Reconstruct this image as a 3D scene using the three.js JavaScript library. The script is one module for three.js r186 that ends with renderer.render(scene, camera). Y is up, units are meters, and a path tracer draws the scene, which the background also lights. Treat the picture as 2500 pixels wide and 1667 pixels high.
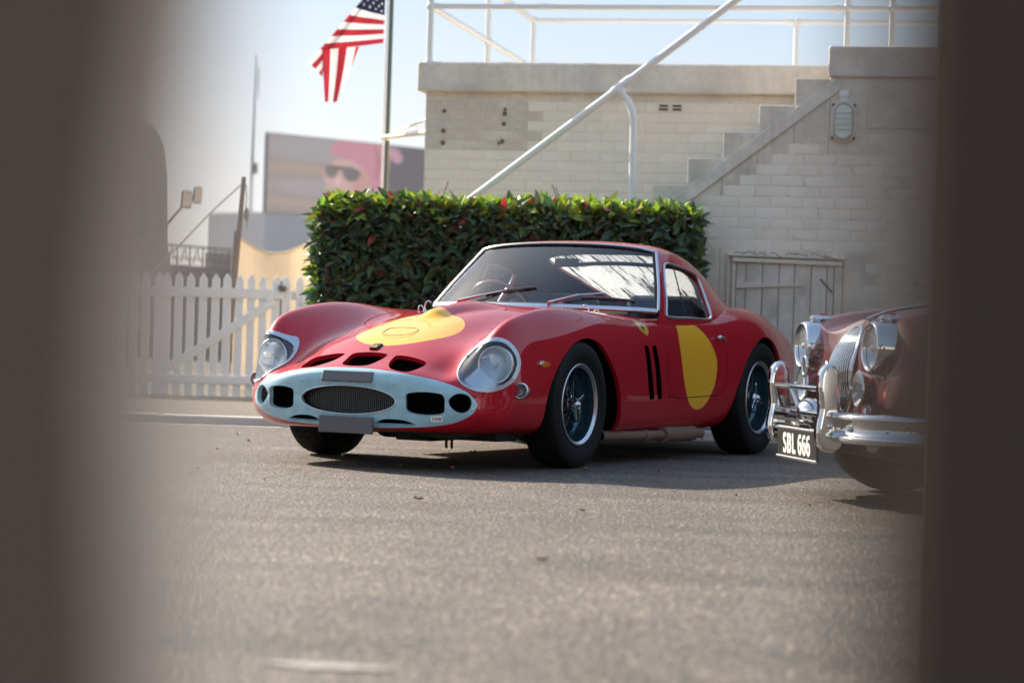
import * as THREE from 'three';
import { mergeGeometries } from 'three/addons/utils/BufferGeometryUtils.js';
import { RoundedBoxGeometry } from 'three/addons/geometries/RoundedBoxGeometry.js';
import { ImprovedNoise } from 'three/addons/math/ImprovedNoise.js';

// ------------------------------------------------------------------ camera, sky, sun, exposure
const scene = new THREE.Scene();
const camera = new THREE.PerspectiveCamera(16.07, 1024 / 682, 0.05, 4000);
camera.position.set(0, 0.675, 0);
camera.rotation.order = 'YXZ';
camera.rotation.set(-0.0035, 0, 0.0314);
camera.filmGauge = 36;
camera.focus = 12.1;
camera.userData.fStop = 2.5;

const SUN = new THREE.Vector3(-0.60, 0.50, -0.625).normalize();
const SKY_GAIN = 0.90;
scene.background = (() => {
  const W = 1024, H = 512, d = new Float32Array(W * H * 4), s = (a, b, x) => { const t = Math.min(1, Math.max(0, (x - a) / (b - a))); return t * t * (3 - 2 * t); };
  const mix = (a, b, t) => a.map((v, i) => v + (b[i] - v) * t);
  for (let r = 0; r < H; r++) for (let c = 0; c < W; c++) {
    const el = ((r + 0.5) / H - 0.5) * Math.PI, az = ((c + 0.5) / W - 0.5) * 2 * Math.PI;
    const x = Math.cos(az) * Math.cos(el), y = Math.sin(el), z = Math.sin(az) * Math.cos(el);
    const cs = x * SUN.x + y * SUN.y + z * SUN.z, up = Math.max(0, y);
    let col = mix([0.465, 0.495, 0.50], [0.215, 0.345, 0.49], s(0, 0.20, up));
    col = mix(col, [0.16, 0.26, 0.44], s(0.16, 1.0, up));
    const away = s(0.2, -1, cs);                                  // sky away from the sun raised and warmed to fill shaded walls
    col = mix(col, [col[0] * 1.12, col[1] * 1.06, col[2] * 0.98], away);
    const glow = 0.55 * Math.pow(Math.max(0, cs), 6) + 1.6 * Math.pow(Math.max(0, cs), 60);
    col = [col[0] + glow * 1.0, col[1] + glow * 0.93, col[2] + glow * 0.80];
    if (y < 0) col = mix(col, [0.22, 0.21, 0.20], s(0, -0.06, y));
    const o = (r * W + c) * 4;
    for (let k = 0; k < 3; k++) d[o + k] = col[k] * SKY_GAIN * [1.07, 0.985, 0.94][k];
    d[o + 3] = 1;
  }
  const t = new THREE.DataTexture(d, W, H, THREE.RGBAFormat, THREE.FloatType);
  t.mapping = THREE.EquirectangularReflectionMapping; t.magFilter = THREE.LinearFilter; t.needsUpdate = true;
  return t;
})();
scene.environment = scene.background;

const sun = new THREE.DirectionalLight(new THREE.Color(1.0, 0.885, 0.735), 5.0);
sun.position.copy(SUN).multiplyScalar(60).add(new THREE.Vector3(0, 0, -14));
sun.target.position.set(0, 0, -14);
sun.castShadow = true;
sun.shadow.mapSize.set(4096, 4096);
Object.assign(sun.shadow.camera, { left: -28, right: 28, top: 28, bottom: -28, near: 1, far: 140 });
scene.add(sun, sun.target);

const renderer = new THREE.WebGLRenderer({ antialias: true });
renderer.toneMapping = THREE.LinearToneMapping;
renderer.toneMappingExposure = 2.25;
renderer.shadowMap.enabled = true;

// ------------------------------------------------------------------ helpers
const rngOf = (seed) => () => { seed = (seed + 0x6d2b79f5) | 0; let t = Math.imul(seed ^ (seed >>> 15), 1 | seed); t = (t + Math.imul(t ^ (t >>> 7), 61 | t)) ^ t; return ((t ^ (t >>> 14)) >>> 0) / 4294967296; };
const R = rngOf(20240611), rr = (a, b) => a + (b - a) * R();
const perlin = new ImprovedNoise();
const fbm = (x, y, z, o = 4) => { let s = 0, a = 1, f = 1; for (let i = 0; i < o; i++) { s += a * perlin.noise(x * f, y * f, z * f); a *= 0.5; f *= 2.03; } return s; };
const V = (x, y, z) => new THREE.Vector3(x, y, z);
const clamp = (x, a, b) => Math.min(b, Math.max(a, x));
const sstep = (a, b, x) => { const t = clamp((x - a) / (b - a), 0, 1); return t * t * (3 - 2 * t); };
const lerp = (a, b, t) => a + (b - a) * t;

const used = {};
function numbered(name) { const n = used[name] = (used[name] ?? -1) + 1; return n ? `${name}_${String(n).padStart(3, '0')}` : name; }
function tag(o, label, category, group) { Object.assign(o.userData, { label, category }); if (group) o.userData.group = group; return o; }
function thing(name, label, category, pos = [0, 0, 0], turn = 0, group) {
  const o = new THREE.Group(); o.name = numbered(name); o.position.set(...pos); o.rotation.y = turn; scene.add(o);
  return tag(o, label, category, group);
}
function part(name, geo, mat, parent = scene, label) {
  const list = [].concat(geo).map((g) => (g.index ? g.toNonIndexed() : g)).map((g) => { if (!g.attributes.uv) g.setAttribute('uv', new THREE.BufferAttribute(new Float32Array(g.attributes.position.count * 2), 2)); for (const k of Object.keys(g.attributes)) if (!['position', 'normal', 'uv', 'color'].includes(k)) g.deleteAttribute(k); return g; });
  const m = new THREE.Mesh(list.length > 1 ? mergeGeometries(list) : list[0], mat);
  m.name = parent === scene ? numbered(name) : name; m.castShadow = m.receiveShadow = true;
  if (label) m.userData.label = label;
  parent.add(m); return m;
}
const struct = (name, geo, mat) => { const m = part(name, geo, mat); m.userData.kind = 'structure'; return m; };
const moved = (g, x = 0, y = 0, z = 0, rx = 0, ry = 0, rz = 0) => { if (rx) g.rotateX(rx); if (ry) g.rotateY(ry); if (rz) g.rotateZ(rz); return g.translate(x, y, z); };
const box = (w, h, d, x = 0, y = 0, z = 0, r = 0) => moved(r ? new RoundedBoxGeometry(w, h, d, 2, r) : new THREE.BoxGeometry(w, h, d), x, y, z);
// a rod between two points (r0 at a, r1 at b)
function rod(a, b, r0, r1 = r0, seg = 10) {
  const A = V(...a), B = V(...b), d = B.clone().sub(A), g = new THREE.CylinderGeometry(r1, r0, d.length(), seg);
  g.applyQuaternion(new THREE.Quaternion().setFromUnitVectors(V(0, 1, 0), d.normalize()));
  const m = A.add(B).multiplyScalar(0.5); return g.translate(m.x, m.y, m.z);
}
const tube = (pts, r, seg = 40, rad = 8, closed = false) => new THREE.TubeGeometry(new THREE.CatmullRomCurve3(pts.map((p) => (p.isVector3 ? p : V(...p))), closed, 'centripetal'), seg, r, rad, closed);
const ball = (r, x = 0, y = 0, z = 0, w = 16, h = 12) => new THREE.SphereGeometry(r, w, h).translate(x, y, z);
const lathe = (pts, seg = 32) => new THREE.LatheGeometry(pts.map(([x, y]) => new THREE.Vector2(x, y)), seg);

// natural cubic spline through (t, y)
function spline(t, y) {
  const n = t.length, m = new Float64Array(n), c = new Float64Array(n), d = new Float64Array(n);
  for (let i = 1; i < n - 1; i++) {
    const a = t[i] - t[i - 1], b = t[i + 1] - t[i], w = 2 * (a + b) - a * c[i - 1];
    c[i] = b / w; d[i] = (6 * ((y[i + 1] - y[i]) / b - (y[i] - y[i - 1]) / a) - a * d[i - 1]) / w;
  }
  for (let i = n - 2; i > 0; i--) m[i] = d[i] - c[i] * m[i + 1];
  let k = 0;
  return (x) => {
    while (k > 0 && x < t[k]) k--; while (k < n - 2 && x > t[k + 1]) k++;
    const h = t[k + 1] - t[k], a = (t[k + 1] - x) / h, b = (x - t[k]) / h;
    return a * y[k] + b * y[k + 1] + ((a * a * a - a) * m[k] + (b * b * b - b) * m[k + 1]) * h * h / 6;
  };
}
// closed smooth outline through 2-D points
function outline(pts, n = 64) {
  const c = new THREE.CatmullRomCurve3(pts.map(([a, b]) => V(a, b, 0)), true, 'centripetal');
  return c.getPoints(n).slice(0, n).map((p) => [p.x, p.y]);
}
const ovalOutline = (cx, cy, a, b, n = 48, p = 2, turn = 0) => Array.from({ length: n }, (_, i) => { const t = (i / n) * 2 * Math.PI, c = Math.cos(t), s = Math.sin(t), x = a * Math.sign(c) * Math.abs(c) ** (2 / p), y = b * Math.sign(s) * Math.abs(s) ** (2 / p); return [cx + x * Math.cos(turn) - y * Math.sin(turn), cy + x * Math.sin(turn) + y * Math.cos(turn)]; });
// signed distance to a closed polygon (negative inside); far points answer quickly
function sdPoly(P) {
  const xs = P.map((p) => p[0]), ys = P.map((p) => p[1]), x0 = Math.min(...xs), x1 = Math.max(...xs), y0 = Math.min(...ys), y1 = Math.max(...ys), n = P.length;
  return (x, y) => {
    const bx = Math.max(x0 - x, x - x1), by = Math.max(y0 - y, y - y1), far = Math.max(bx, by);
    if (far > 0.06) return far;
    let d = 1e9, inside = false;
    for (let i = 0, j = n - 1; i < n; j = i++) {
      const [ax, ay] = P[i], [cx, cy] = P[j], ex = cx - ax, ey = cy - ay, wx = x - ax, wy = y - ay, t = clamp((wx * ex + wy * ey) / (ex * ex + ey * ey || 1e-12), 0, 1);
      d = Math.min(d, (wx - ex * t) ** 2 + (wy - ey * t) ** 2);
      if ((ay > y) !== (cy > y) && x < ((cx - ax) * (y - ay)) / (cy - ay) + ax) inside = !inside;
    }
    return inside ? -Math.sqrt(d) : Math.sqrt(d);
  };
}
// A smooth sheet through a net of points: net[row][col] = [x, y, z]. Returns triangles of shared vertices {x,y,z,nx,ny,nz,u,v}.
// mirror: the first / last column lies on the plane x = 0 and the sheet goes on there as its mirror image.
function sheet(net, nu, nv, mirror = [true, true], power = 0.7) {
  const rows = net.length, cols = net[0].length, dist = (a, b) => Math.hypot(a[0] - b[0], a[1] - b[1], a[2] - b[2]) ** power;
  const tk = [0];
  for (let i = 1; i < rows; i++) { let s = 0; for (let j = 0; j < cols; j++) s += dist(net[i][j], net[i - 1][j]); tk.push(tk[i - 1] + Math.max(s / cols, 1e-3)); }
  const flip = (p) => [-p[0], p[1], p[2]], pre = mirror[0] ? 3 : 0, post = mirror[1] ? 3 : 0;
  const wide = net.map((r) => [...Array.from({ length: pre }, (_, k) => flip(r[pre - k])), ...r, ...Array.from({ length: post }, (_, k) => flip(r[cols - 2 - k]))]);
  const wc = wide[0].length, sk = [0];
  for (let j = 1; j < wc; j++) { let s = 0; for (let i = 0; i < rows; i++) s += dist(wide[i][j], wide[i][j - 1]); sk.push(sk[j - 1] + Math.max(s / rows, 1e-3)); }
  const along = Array.from({ length: wc }, (_, j) => [0, 1, 2].map((k) => spline(tk, wide.map((r) => r[j][k]))));
  const s0 = sk[pre], s1 = sk[wc - 1 - post], grid = [];
  for (let i = 0; i <= nu; i++) {
    const t = tk[rows - 1] * i / nu, row = along.map((f) => f.map((g) => g(t))), f = [0, 1, 2].map((k) => spline(sk, row.map((p) => p[k])));
    grid.push(Array.from({ length: nv + 1 }, (_, j) => { const s = s0 + (s1 - s0) * j / nv; return { x: f[0](s), y: f[1](s), z: f[2](s), nx: 0, ny: 0, nz: 0, u: i / nu, v: j / nv }; }));
  }
  return gridTris(grid, mirror);
}
function gridTris(grid, mirror = [false, false]) {
  const nu = grid.length - 1, nv = grid[0].length - 1;
  for (let i = 0; i <= nu; i++) for (let j = 0; j <= nv; j++) {
    const a = grid[Math.max(0, i - 1)][j], b = grid[Math.min(nu, i + 1)][j];
    let c = grid[i][Math.max(0, j - 1)], d = grid[i][Math.min(nv, j + 1)];
    if (j === 0 && mirror[0]) c = { x: -d.x, y: d.y, z: d.z };
    if (j === nv && mirror[1]) d = { x: -c.x, y: c.y, z: c.z };
    const ux = b.x - a.x, uy = b.y - a.y, uz = b.z - a.z, vx = d.x - c.x, vy = d.y - c.y, vz = d.z - c.z;
    let nx = uz * vy - uy * vz, ny = ux * vz - uz * vx, nz = uy * vx - ux * vy; const l = Math.hypot(nx, ny, nz) || 1;
    Object.assign(grid[i][j], { nx: nx / l, ny: ny / l, nz: nz / l });
  }
  const tris = [];
  for (let i = 0; i < nu; i++) for (let j = 0; j < nv; j++) { const a = grid[i][j], b = grid[i + 1][j], c = grid[i + 1][j + 1], d = grid[i][j + 1]; tris.push([a, c, b], [a, d, c]); }
  tris.grid = grid; return tris;
}
// cut triangles along f = 0: { in: f < 0, out: f >= 0, edge: segments of the cut }
function cut(tris, f) {
  const seen = new Map(), val = (p) => { let v = seen.get(p); if (v === undefined) { v = f(p); if (v === 0) v = 1e-9; seen.set(p, v); } return v; };
  const mids = new Map();
  const mid = (a, b) => {
    let m = mids.get(a); if (!m) mids.set(a, m = new Map()); let r = m.get(b); if (r) return r;
    const fa = val(a), t = fa / (fa - val(b)); r = {}; for (const k of ['x', 'y', 'z', 'nx', 'ny', 'nz', 'u', 'v']) r[k] = a[k] + (b[k] - a[k]) * t;
    const l = Math.hypot(r.nx, r.ny, r.nz) || 1; r.nx /= l; r.ny /= l; r.nz /= l;
    m.set(b, r); let m2 = mids.get(b); if (!m2) mids.set(b, m2 = new Map()); m2.set(a, r); return r;
  };
  const inn = [], out = [], edge = [];
  for (const t of tris) {
    const s = t.map((p) => val(p) < 0), k = s.filter(Boolean).length;
    if (k === 3) inn.push(t); else if (k === 0) out.push(t);
    else {
      const lone = k === 1 ? s.indexOf(true) : s.indexOf(false), a = t[lone], b = t[(lone + 1) % 3], c = t[(lone + 2) % 3], p = mid(a, b), q = mid(a, c);
      const one = [[a, p, q]], two = [[p, b, c], [p, c, q]];
      (k === 1 ? inn : out).push(...one); (k === 1 ? out : inn).push(...two);
      edge.push(k === 1 ? [p, q] : [q, p]);
    }
  }
  return { in: inn, out, edge };
}
// each triangle near f = 0 in four, so that small shapes are cut smoothly
function refine(tris, f, near, times = 1) {
  for (let k = 0; k < times; k++) {
    const out = [], mids = new Map();
    const mid = (a, b) => { let m = mids.get(a); if (!m) mids.set(a, m = new Map()); let r = m.get(b); if (r) return r; r = {}; for (const q of ['x', 'y', 'z', 'nx', 'ny', 'nz', 'u', 'v']) r[q] = (a[q] + b[q]) / 2; const l = Math.hypot(r.nx, r.ny, r.nz) || 1; r.nx /= l; r.ny /= l; r.nz /= l; m.set(b, r); let m2 = mids.get(b); if (!m2) mids.set(b, m2 = new Map()); m2.set(a, r); return r; };
    for (const t of tris) {
      if (t.some((p) => Math.abs(f(p)) < near)) { const [a, b, c] = t, p = mid(a, b), q = mid(b, c), r = mid(c, a); out.push([a, p, r], [p, b, q], [r, q, c], [p, q, r]); } else out.push(t);
    }
    tris = out; near /= 2;
  }
  return tris;
}
const pushed = (tris, d) => { const m = new Map(), g = (p) => { let r = m.get(p); if (!r) { const k = typeof d === 'function' ? d(p) : d; m.set(p, r = { ...p, x: p.x + p.nx * k, y: p.y + p.ny * k, z: p.z + p.nz * k }); } return r; }; return tris.map((t) => t.map(g)); };
// a wall that goes depth inwards from the cut edge
function lip(edge, depth, dir) {
  const out = [];
  for (const [a, b] of edge) {
    const at = (p) => { const k = typeof depth === 'function' ? depth(p) : depth; return dir ? { ...p, x: p.x + dir[0] * k, y: p.y + dir[1] * k, z: p.z + dir[2] * k } : { ...p, x: p.x - p.nx * k, y: p.y - p.ny * k, z: p.z - p.nz * k }; };
    const c = at(b), d = at(a), ux = b.x - a.x, uy = b.y - a.y, uz = b.z - a.z, wx = d.x - a.x, wy = d.y - a.y, wz = d.z - a.z;
    let nx = uy * wz - uz * wy, ny = uz * wx - ux * wz, nz = ux * wy - uy * wx; const l = Math.hypot(nx, ny, nz) || 1; nx /= l; ny /= l; nz /= l;
    const q = (p) => ({ ...p, nx, ny, nz }); out.push([q(a), q(b), q(c)], [q(a), q(c), q(d)]);
  }
  return out;
}
const mirrored = (tris) => tris.map((t) => [t[0], t[2], t[1]].map((p) => ({ ...p, x: -p.x, nx: -p.nx })));
function geoOf(tris) {
  const n = tris.length * 3, P = new Float32Array(n * 3), N = new Float32Array(n * 3), U = new Float32Array(n * 2); let i = 0;
  for (const t of tris) for (const p of t) { P.set([p.x, p.y, p.z], i * 3); N.set([p.nx, p.ny, p.nz], i * 3); U.set([p.u, p.v], i * 2); i++; }
  const g = new THREE.BufferGeometry(); g.setAttribute('position', new THREE.BufferAttribute(P, 3)); g.setAttribute('normal', new THREE.BufferAttribute(N, 3)); g.setAttribute('uv', new THREE.BufferAttribute(U, 2)); return g;
}
const setUV = (tris, f) => { const seen = new Set(); for (const t of tris) for (const p of t) if (!seen.has(p)) { seen.add(p); [p.u, p.v] = f(p); } return tris; };
// flat face with some thickness from an outline in the plane (x, y), front at z = depth
const plate = (pts, depth, bevel = 0, extra = {}) => { const s = new THREE.Shape(pts.map(([x, y]) => new THREE.Vector2(x, y))); return new THREE.ExtrudeGeometry(s, { depth, bevelEnabled: bevel > 0, bevelSize: bevel, bevelThickness: bevel, bevelSegments: 2, curveSegments: 16, ...extra }); };

// ------------------------------------------------------------------ textures and materials
function dataTex(n, f, srgb = false, m = n) {
  const d = new Uint8Array(n * m * 4);
  for (let y = 0; y < m; y++) for (let x = 0; x < n; x++) { const c = f(x / n, y / m, x, y), o = (y * n + x) * 4; for (let k = 0; k < 3; k++) d[o + k] = clamp(Math.round((Array.isArray(c) ? c[k] : c) * 255), 0, 255); d[o + 3] = 255; }
  const t = new THREE.DataTexture(d, n, m, THREE.RGBAFormat); t.wrapS = t.wrapT = THREE.RepeatWrapping; t.magFilter = THREE.LinearFilter; t.needsUpdate = true;
  if (srgb) t.colorSpace = THREE.SRGBColorSpace; return t;
}
// noise that repeats without a seam: value noise on a wrapped lattice
function tileNoise(seed, size) { const r = rngOf(seed), a = Float32Array.from({ length: size * size }, r); return (u, v, freq = size) => { const x = u * freq, y = v * freq, i = Math.floor(x), j = Math.floor(y), s = x - i, t = y - j, a0 = s * s * (3 - 2 * s), b0 = t * t * (3 - 2 * t), g = (p, q) => a[((q % freq + freq) % freq % size) * size + ((p % freq + freq) % freq % size)]; return lerp(lerp(g(i, j), g(i + 1, j), a0), lerp(g(i, j + 1), g(i + 1, j + 1), a0), b0); }; }
const canvasTex = (w, h, draw) => { const c = document.createElement('canvas'); c.width = w; c.height = h; draw(c.getContext('2d'), w, h); const t = new THREE.CanvasTexture(c); t.colorSpace = THREE.SRGBColorSpace; return t; };
const rgb = (r, g, b) => new THREE.Color().setRGB(r, g, b);
const mat = (c, rough = 0.6, o = {}) => new THREE.MeshPhysicalMaterial({ color: Array.isArray(c) ? rgb(...c) : c, roughness: rough, side: THREE.DoubleSide, ...o });
const grime = (() => { const n1 = tileNoise(5, 256), n2 = tileNoise(9, 256); return dataTex(512, (u, v) => 0.62 + 0.22 * n1(u, v, 8) + 0.14 * n2(u, v, 32) + 0.1 * n1(u, v, 128)); })();
const M = {
  red: mat([0.44, 0.006, 0.016], 0.5, { clearcoat: 0.9, clearcoatRoughness: 0.02, specularIntensity: 0.15 }),
  yellow: mat([0.88, 0.45, 0.026], 0.5, { clearcoat: 0.9, clearcoatRoughness: 0.02, specularIntensity: 0.15 }),
  paleBlue: mat([0.36, 0.56, 0.62], 0.45, { clearcoat: 0.7, clearcoatRoughness: 0.08, specularIntensity: 0.3 }),
  maroon: mat([0.085, 0.005, 0.007], 0.5, { clearcoat: 0.9, clearcoatRoughness: 0.03, specularIntensity: 0.15 }),
  chrome: mat([0.66, 0.67, 0.69], 0.05, { metalness: 1 }),
  satin: mat([0.62, 0.65, 0.68], 0.28, { metalness: 1 }),
  steel: mat([0.17, 0.17, 0.18], 0.32, { metalness: 1 }),
  black: mat([0.008, 0.008, 0.009], 0.55, { specularIntensity: 0.6 }),
  void: mat([0.003, 0.003, 0.0035], 1, { specularIntensity: 0.1 }),
  rubber: mat([0.0085, 0.008, 0.008], 0.7, { specularIntensity: 0.5, bumpMap: grime, bumpScale: 0.0006 }),
  trimRubber: mat([0.02, 0.02, 0.022], 0.45),
  glass: mat([0.93, 0.96, 0.97], 0.0, { transmission: 1, thickness: 0, ior: 1.62 }),
  lens: mat([0.96, 0.97, 0.97], 0.03, { transmission: 1, thickness: 0, ior: 1.5 }),
  amber: mat([0.80, 0.20, 0.015], 0.12, { clearcoat: 1 }),
  whitePaint: mat([0.80, 0.80, 0.78], 0.45),
};
// lamp glass with fine upright ribs, misted glass with streaks, sticker and badge print
{
  const rib = dataTex(256, (u, v) => 0.5 + 0.5 * Math.sin((u + (v > 0.5 ? 0.006 : 0)) * 2 * Math.PI * 24)); 
  M.ribbed = mat([0.93, 0.95, 0.95], 0.06, { transmission: 0.92, thickness: 0, ior: 1.5, bumpMap: rib, bumpScale: 0.004 });
  { const q = rngOf(4242), N = 512, d = new Float32Array(N * N).fill(1); for (let i = 0; i < 300; i++) { const x = q() * N, y = q() * N, r = 0.7 + 1.9 * q() ** 5, dark = 0.25 + 0.5 * q(); for (let j = -4; j <= 4; j++) for (let k = -4; k <= 4; k++) if (Math.hypot(j, k * (0.7 + q() * 0.5)) < r) d[((Math.floor(y + j) + N) % N) * N + (Math.floor(x + k) + N) % N] = dark; } const n = tileNoise(61, 128); M.paleBlue.map = dataTex(N, (u, v, x, y) => { const s = d[y * N + x] * (0.93 + 0.09 * n(u, v, 12)); return [s, s * (0.97 + 0.03 * s), s * (0.94 + 0.06 * s)]; }, true); }
  M.lampRing = mat([0.52, 0.56, 0.61], 0.30, { metalness: 0.55, clearcoat: 0.3 });
  M.bucket = mat([0.48, 0.52, 0.57], 0.3, { metalness: 0.8 });
  M.lining = mat([0.014, 0.017, 0.025], 0.85); M.dash = mat([0.012, 0.012, 0.014], 0.6); M.seat = mat([0.03, 0.04, 0.075], 0.7);
  M.wood = mat([0.16, 0.045, 0.02], 0.25, { clearcoat: 0.8 }); M.brass = mat([0.75, 0.55, 0.18], 0.3, { metalness: 1 });
  M.greyPlate = mat([0.115, 0.105, 0.107], 0.5); M.steelDark = mat([0.16, 0.15, 0.14], 0.4, { metalness: 0.8 });
  M.rust = mat([0.20, 0.12, 0.085], 0.75, { metalness: 0.2, bumpMap: grime, bumpScale: 0.002 });
  M.sideGlass = mat([0.93, 0.95, 0.95], 0.02, { transmission: 1, thickness: 0, ior: 1.5 });
  const n1 = tileNoise(31, 128), n2 = tileNoise(32, 256);
  const streak = dataTex(512, (u, v) => { const wob = u + 0.05 * n1(u, v, 4); const wv = v + 0.012 * n1(u, v, 16), s = 0.6 * n2(u * 0.05, wv, 128) + 0.4 * n2(u * 0.1, wv, 250), t = n1(u, v, 10); const wet = sstep(0.50, 0.60, s) * sstep(0.30, 0.5, t); return clamp(0.80 - 0.62 * wet + 0.12 * n2(u, v, 128), 0.02, 1); });
  M.mistGlass = mat([0.62, 0.62, 0.59], 1.0, { transmission: 1, thickness: 0, ior: 1.3, roughnessMap: streak });
  M.tow = mat([1, 1, 1], 0.5, { map: canvasTex(128, 66, (g, w, h) => { g.fillStyle = '#f2f0e6'; g.fillRect(0, 0, w, h); g.fillStyle = '#14130f'; g.font = 'bold 50px sans-serif'; g.textAlign = 'center'; g.textBaseline = 'middle'; g.save(); g.translate(w / 2, h / 2 + 2); g.scale(0.92, 1); g.fillText('TOW', 0, 0); g.restore(); }) });
  M.shield = mat([1, 1, 1], 0.3, { clearcoat: 1, map: canvasTex(64, 64, (g, w, h) => { g.fillStyle = '#d9a92c'; g.fillRect(0, 0, w, h); g.fillStyle = '#28241a'; g.fillRect(w * 0.42, h * 0.25, 8, 26); g.fillRect(w * 0.36, h * 0.4, 18, 7); }) });
}
M.frost = mat([0.86, 0.88, 0.86], 0.08, { transmission: 0.95, thickness: 0, ior: 1.6 });
M.glassDark = mat([0.03, 0.035, 0.04], 0.08, { clearcoat: 1 });
M.redGlass = mat([0.5, 0.01, 0.01], 0.1, { clearcoat: 1 }); M.amberRed = mat([0.62, 0.09, 0.03], 0.12, { clearcoat: 1 }); M.cream = mat([0.62, 0.58, 0.48], 0.35, { clearcoat: 0.6 });
M.plateText = mat([1, 1, 1], 0.45, { map: canvasTex(1024, 210, (g, w, h) => { g.fillStyle = '#0b0b0c'; g.fillRect(0, 0, w, h); g.fillStyle = '#eceae2'; g.textAlign = 'center'; g.textBaseline = 'middle'; g.font = 'bold 225px sans-serif'; g.save(); g.translate(w / 2, h / 2 + 6); g.scale(0.92, 1); g.lineWidth = 5; g.strokeStyle = '#eceae2'; g.fillText('SBL 666', 0, 0); g.strokeText('SBL 666', 0, 0); g.restore(); }) });

// ------------------------------------------------------------------ ground
{
  const a = tileNoise(11, 512), b = tileNoise(12, 512), c = tileNoise(13, 128);
  const N = 1024, h = new Float32Array(N * N);
  // stone chips: bright rounded cells of several sizes in dark binder
  const q = rngOf(77), stones = []; const put = (n, r0, r1) => { for (let i = 0; i < n; i++) stones.push([q() * N, q() * N, r0 + (r1 - r0) * q() ** 2, q(), q()]); };
  put(9000, 2.2, 5.5); put(16000, 1.2, 2.6);
  const tone = new Float32Array(N * N).fill(0);
  for (const [x, y, r, t, e] of stones) { const R0 = Math.ceil(r); for (let j = -R0; j <= R0; j++) for (let i = -R0; i <= R0; i++) { const d = Math.hypot(i * (0.8 + 0.4 * e), j * (1.2 - 0.4 * e)) / r; if (d < 1) { const k = (((Math.floor(y) + j + N) % N) * N) + ((Math.floor(x) + i + N) % N), hh = Math.sqrt(1 - d * d) * Math.min(1, r / 4); if (hh > h[k]) { h[k] = hh; tone[k] = t; } } } }
  const bump = dataTex(N, (u, v, x, y) => clamp(0.12 + 0.75 * h[y * N + x] + 0.12 * a(u, v, 256), 0, 1));
  const color = dataTex(N, (u, v, x, y) => { const k = y * N + x, s = h[k], t = tone[k], m = 0.82 + 0.36 * c(u, v, 6) * 0.6 + 0.2 * b(u, v, 64) - 0.1; const base = s > 0.12 ? lerp(0.33, 0.66, t * t) : 0.28; const warm = s > 0.12 ? (t * 7 % 1) : 0.4; return [base * m * (1.0 + 0.10 * warm), base * m * (0.925 + 0.03 * warm), base * m * (0.845 - 0.04 * warm)]; }, true);
  for (const t of [bump, color]) t.repeat.set(1 / 1.7, 1 / 1.7);
  M.asphalt = mat([1, 1, 1], 0.68, { map: color, bumpMap: bump, bumpScale: 0.0065, vertexColors: true });
  // one sheet to the horizon, fine near the cars; broad patches of tone
  const xs = [], zs = []; for (let x = -6; x <= 6.01; x += 0.1) xs.push(x); for (const e of [7.5, 9.5, 14, 22, 40, 90, 250, 900, 2500]) { xs.push(e); xs.unshift(-e); }
  for (let z = -16.4; z <= -3.4; z += 0.1) zs.push(z); for (const e of [-2.5, -1, 1, 4, 10, 20, 50, 150, 600, 2500]) zs.push(e); for (const e of [-18, -21, -26, -35, -60, -120, -300, -900, -2500]) zs.unshift(e);
  const P = [], U = [], C = [], I = [];
  for (const z of zs) for (const x of xs) { P.push(x, 0, z); U.push(x, z); const trk = (o) => Math.exp(-(((x - o - 0.35 * Math.sin(z * 0.22)) / 0.085) ** 2)), oil = sstep(0.30, 0.52, fbm(x * 1.3 + 7, 4.4, z * 1.3, 3)) * 0.22; const f = (1 - oil - 0.075 * (trk(-1.3) + trk(0.05) + 0.8 * trk(0.9))) * 1.02 + 0.24 * fbm(x * 0.5, 3.1, z * 0.5, 3) + 0.14 * fbm(x * 2.1, 8.7, z * 2.1, 2); C.push(f * 1.0, f * 0.985, f * 0.965); }
  for (let j = 0; j < zs.length - 1; j++) for (let i = 0; i < xs.length - 1; i++) { const k = j * xs.length + i, l = k + xs.length; I.push(k, l, k + 1, k + 1, l, l + 1); }
  const g = new THREE.BufferGeometry(); g.setAttribute('position', new THREE.Float32BufferAttribute(P, 3)); g.setAttribute('uv', new THREE.Float32BufferAttribute(U, 2)); g.setAttribute('color', new THREE.Float32BufferAttribute(C, 3)); g.setIndex(I); g.computeVertexNormals();
  struct('asphalt_ground', g, M.asphalt);
  // gravel verge behind the kerb
  const vx = tileNoise(21, 256); M.verge = mat([0.19, 0.16, 0.125], 0.95, { bumpMap: bump, bumpScale: 0.012 });
  struct('gravel_verge', setPlaneUV(new THREE.BoxGeometry(14, 0.07, 9, 1, 1, 1).translate(-1.2, 0.012, -20.87)), M.verge);
}
function setPlaneUV(g) { const p = g.attributes.position, u = g.attributes.uv; for (let i = 0; i < p.count; i++) u.setXY(i, p.getX(i) * 1.3, p.getZ(i) * 1.3 + p.getY(i)); return g; }
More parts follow.
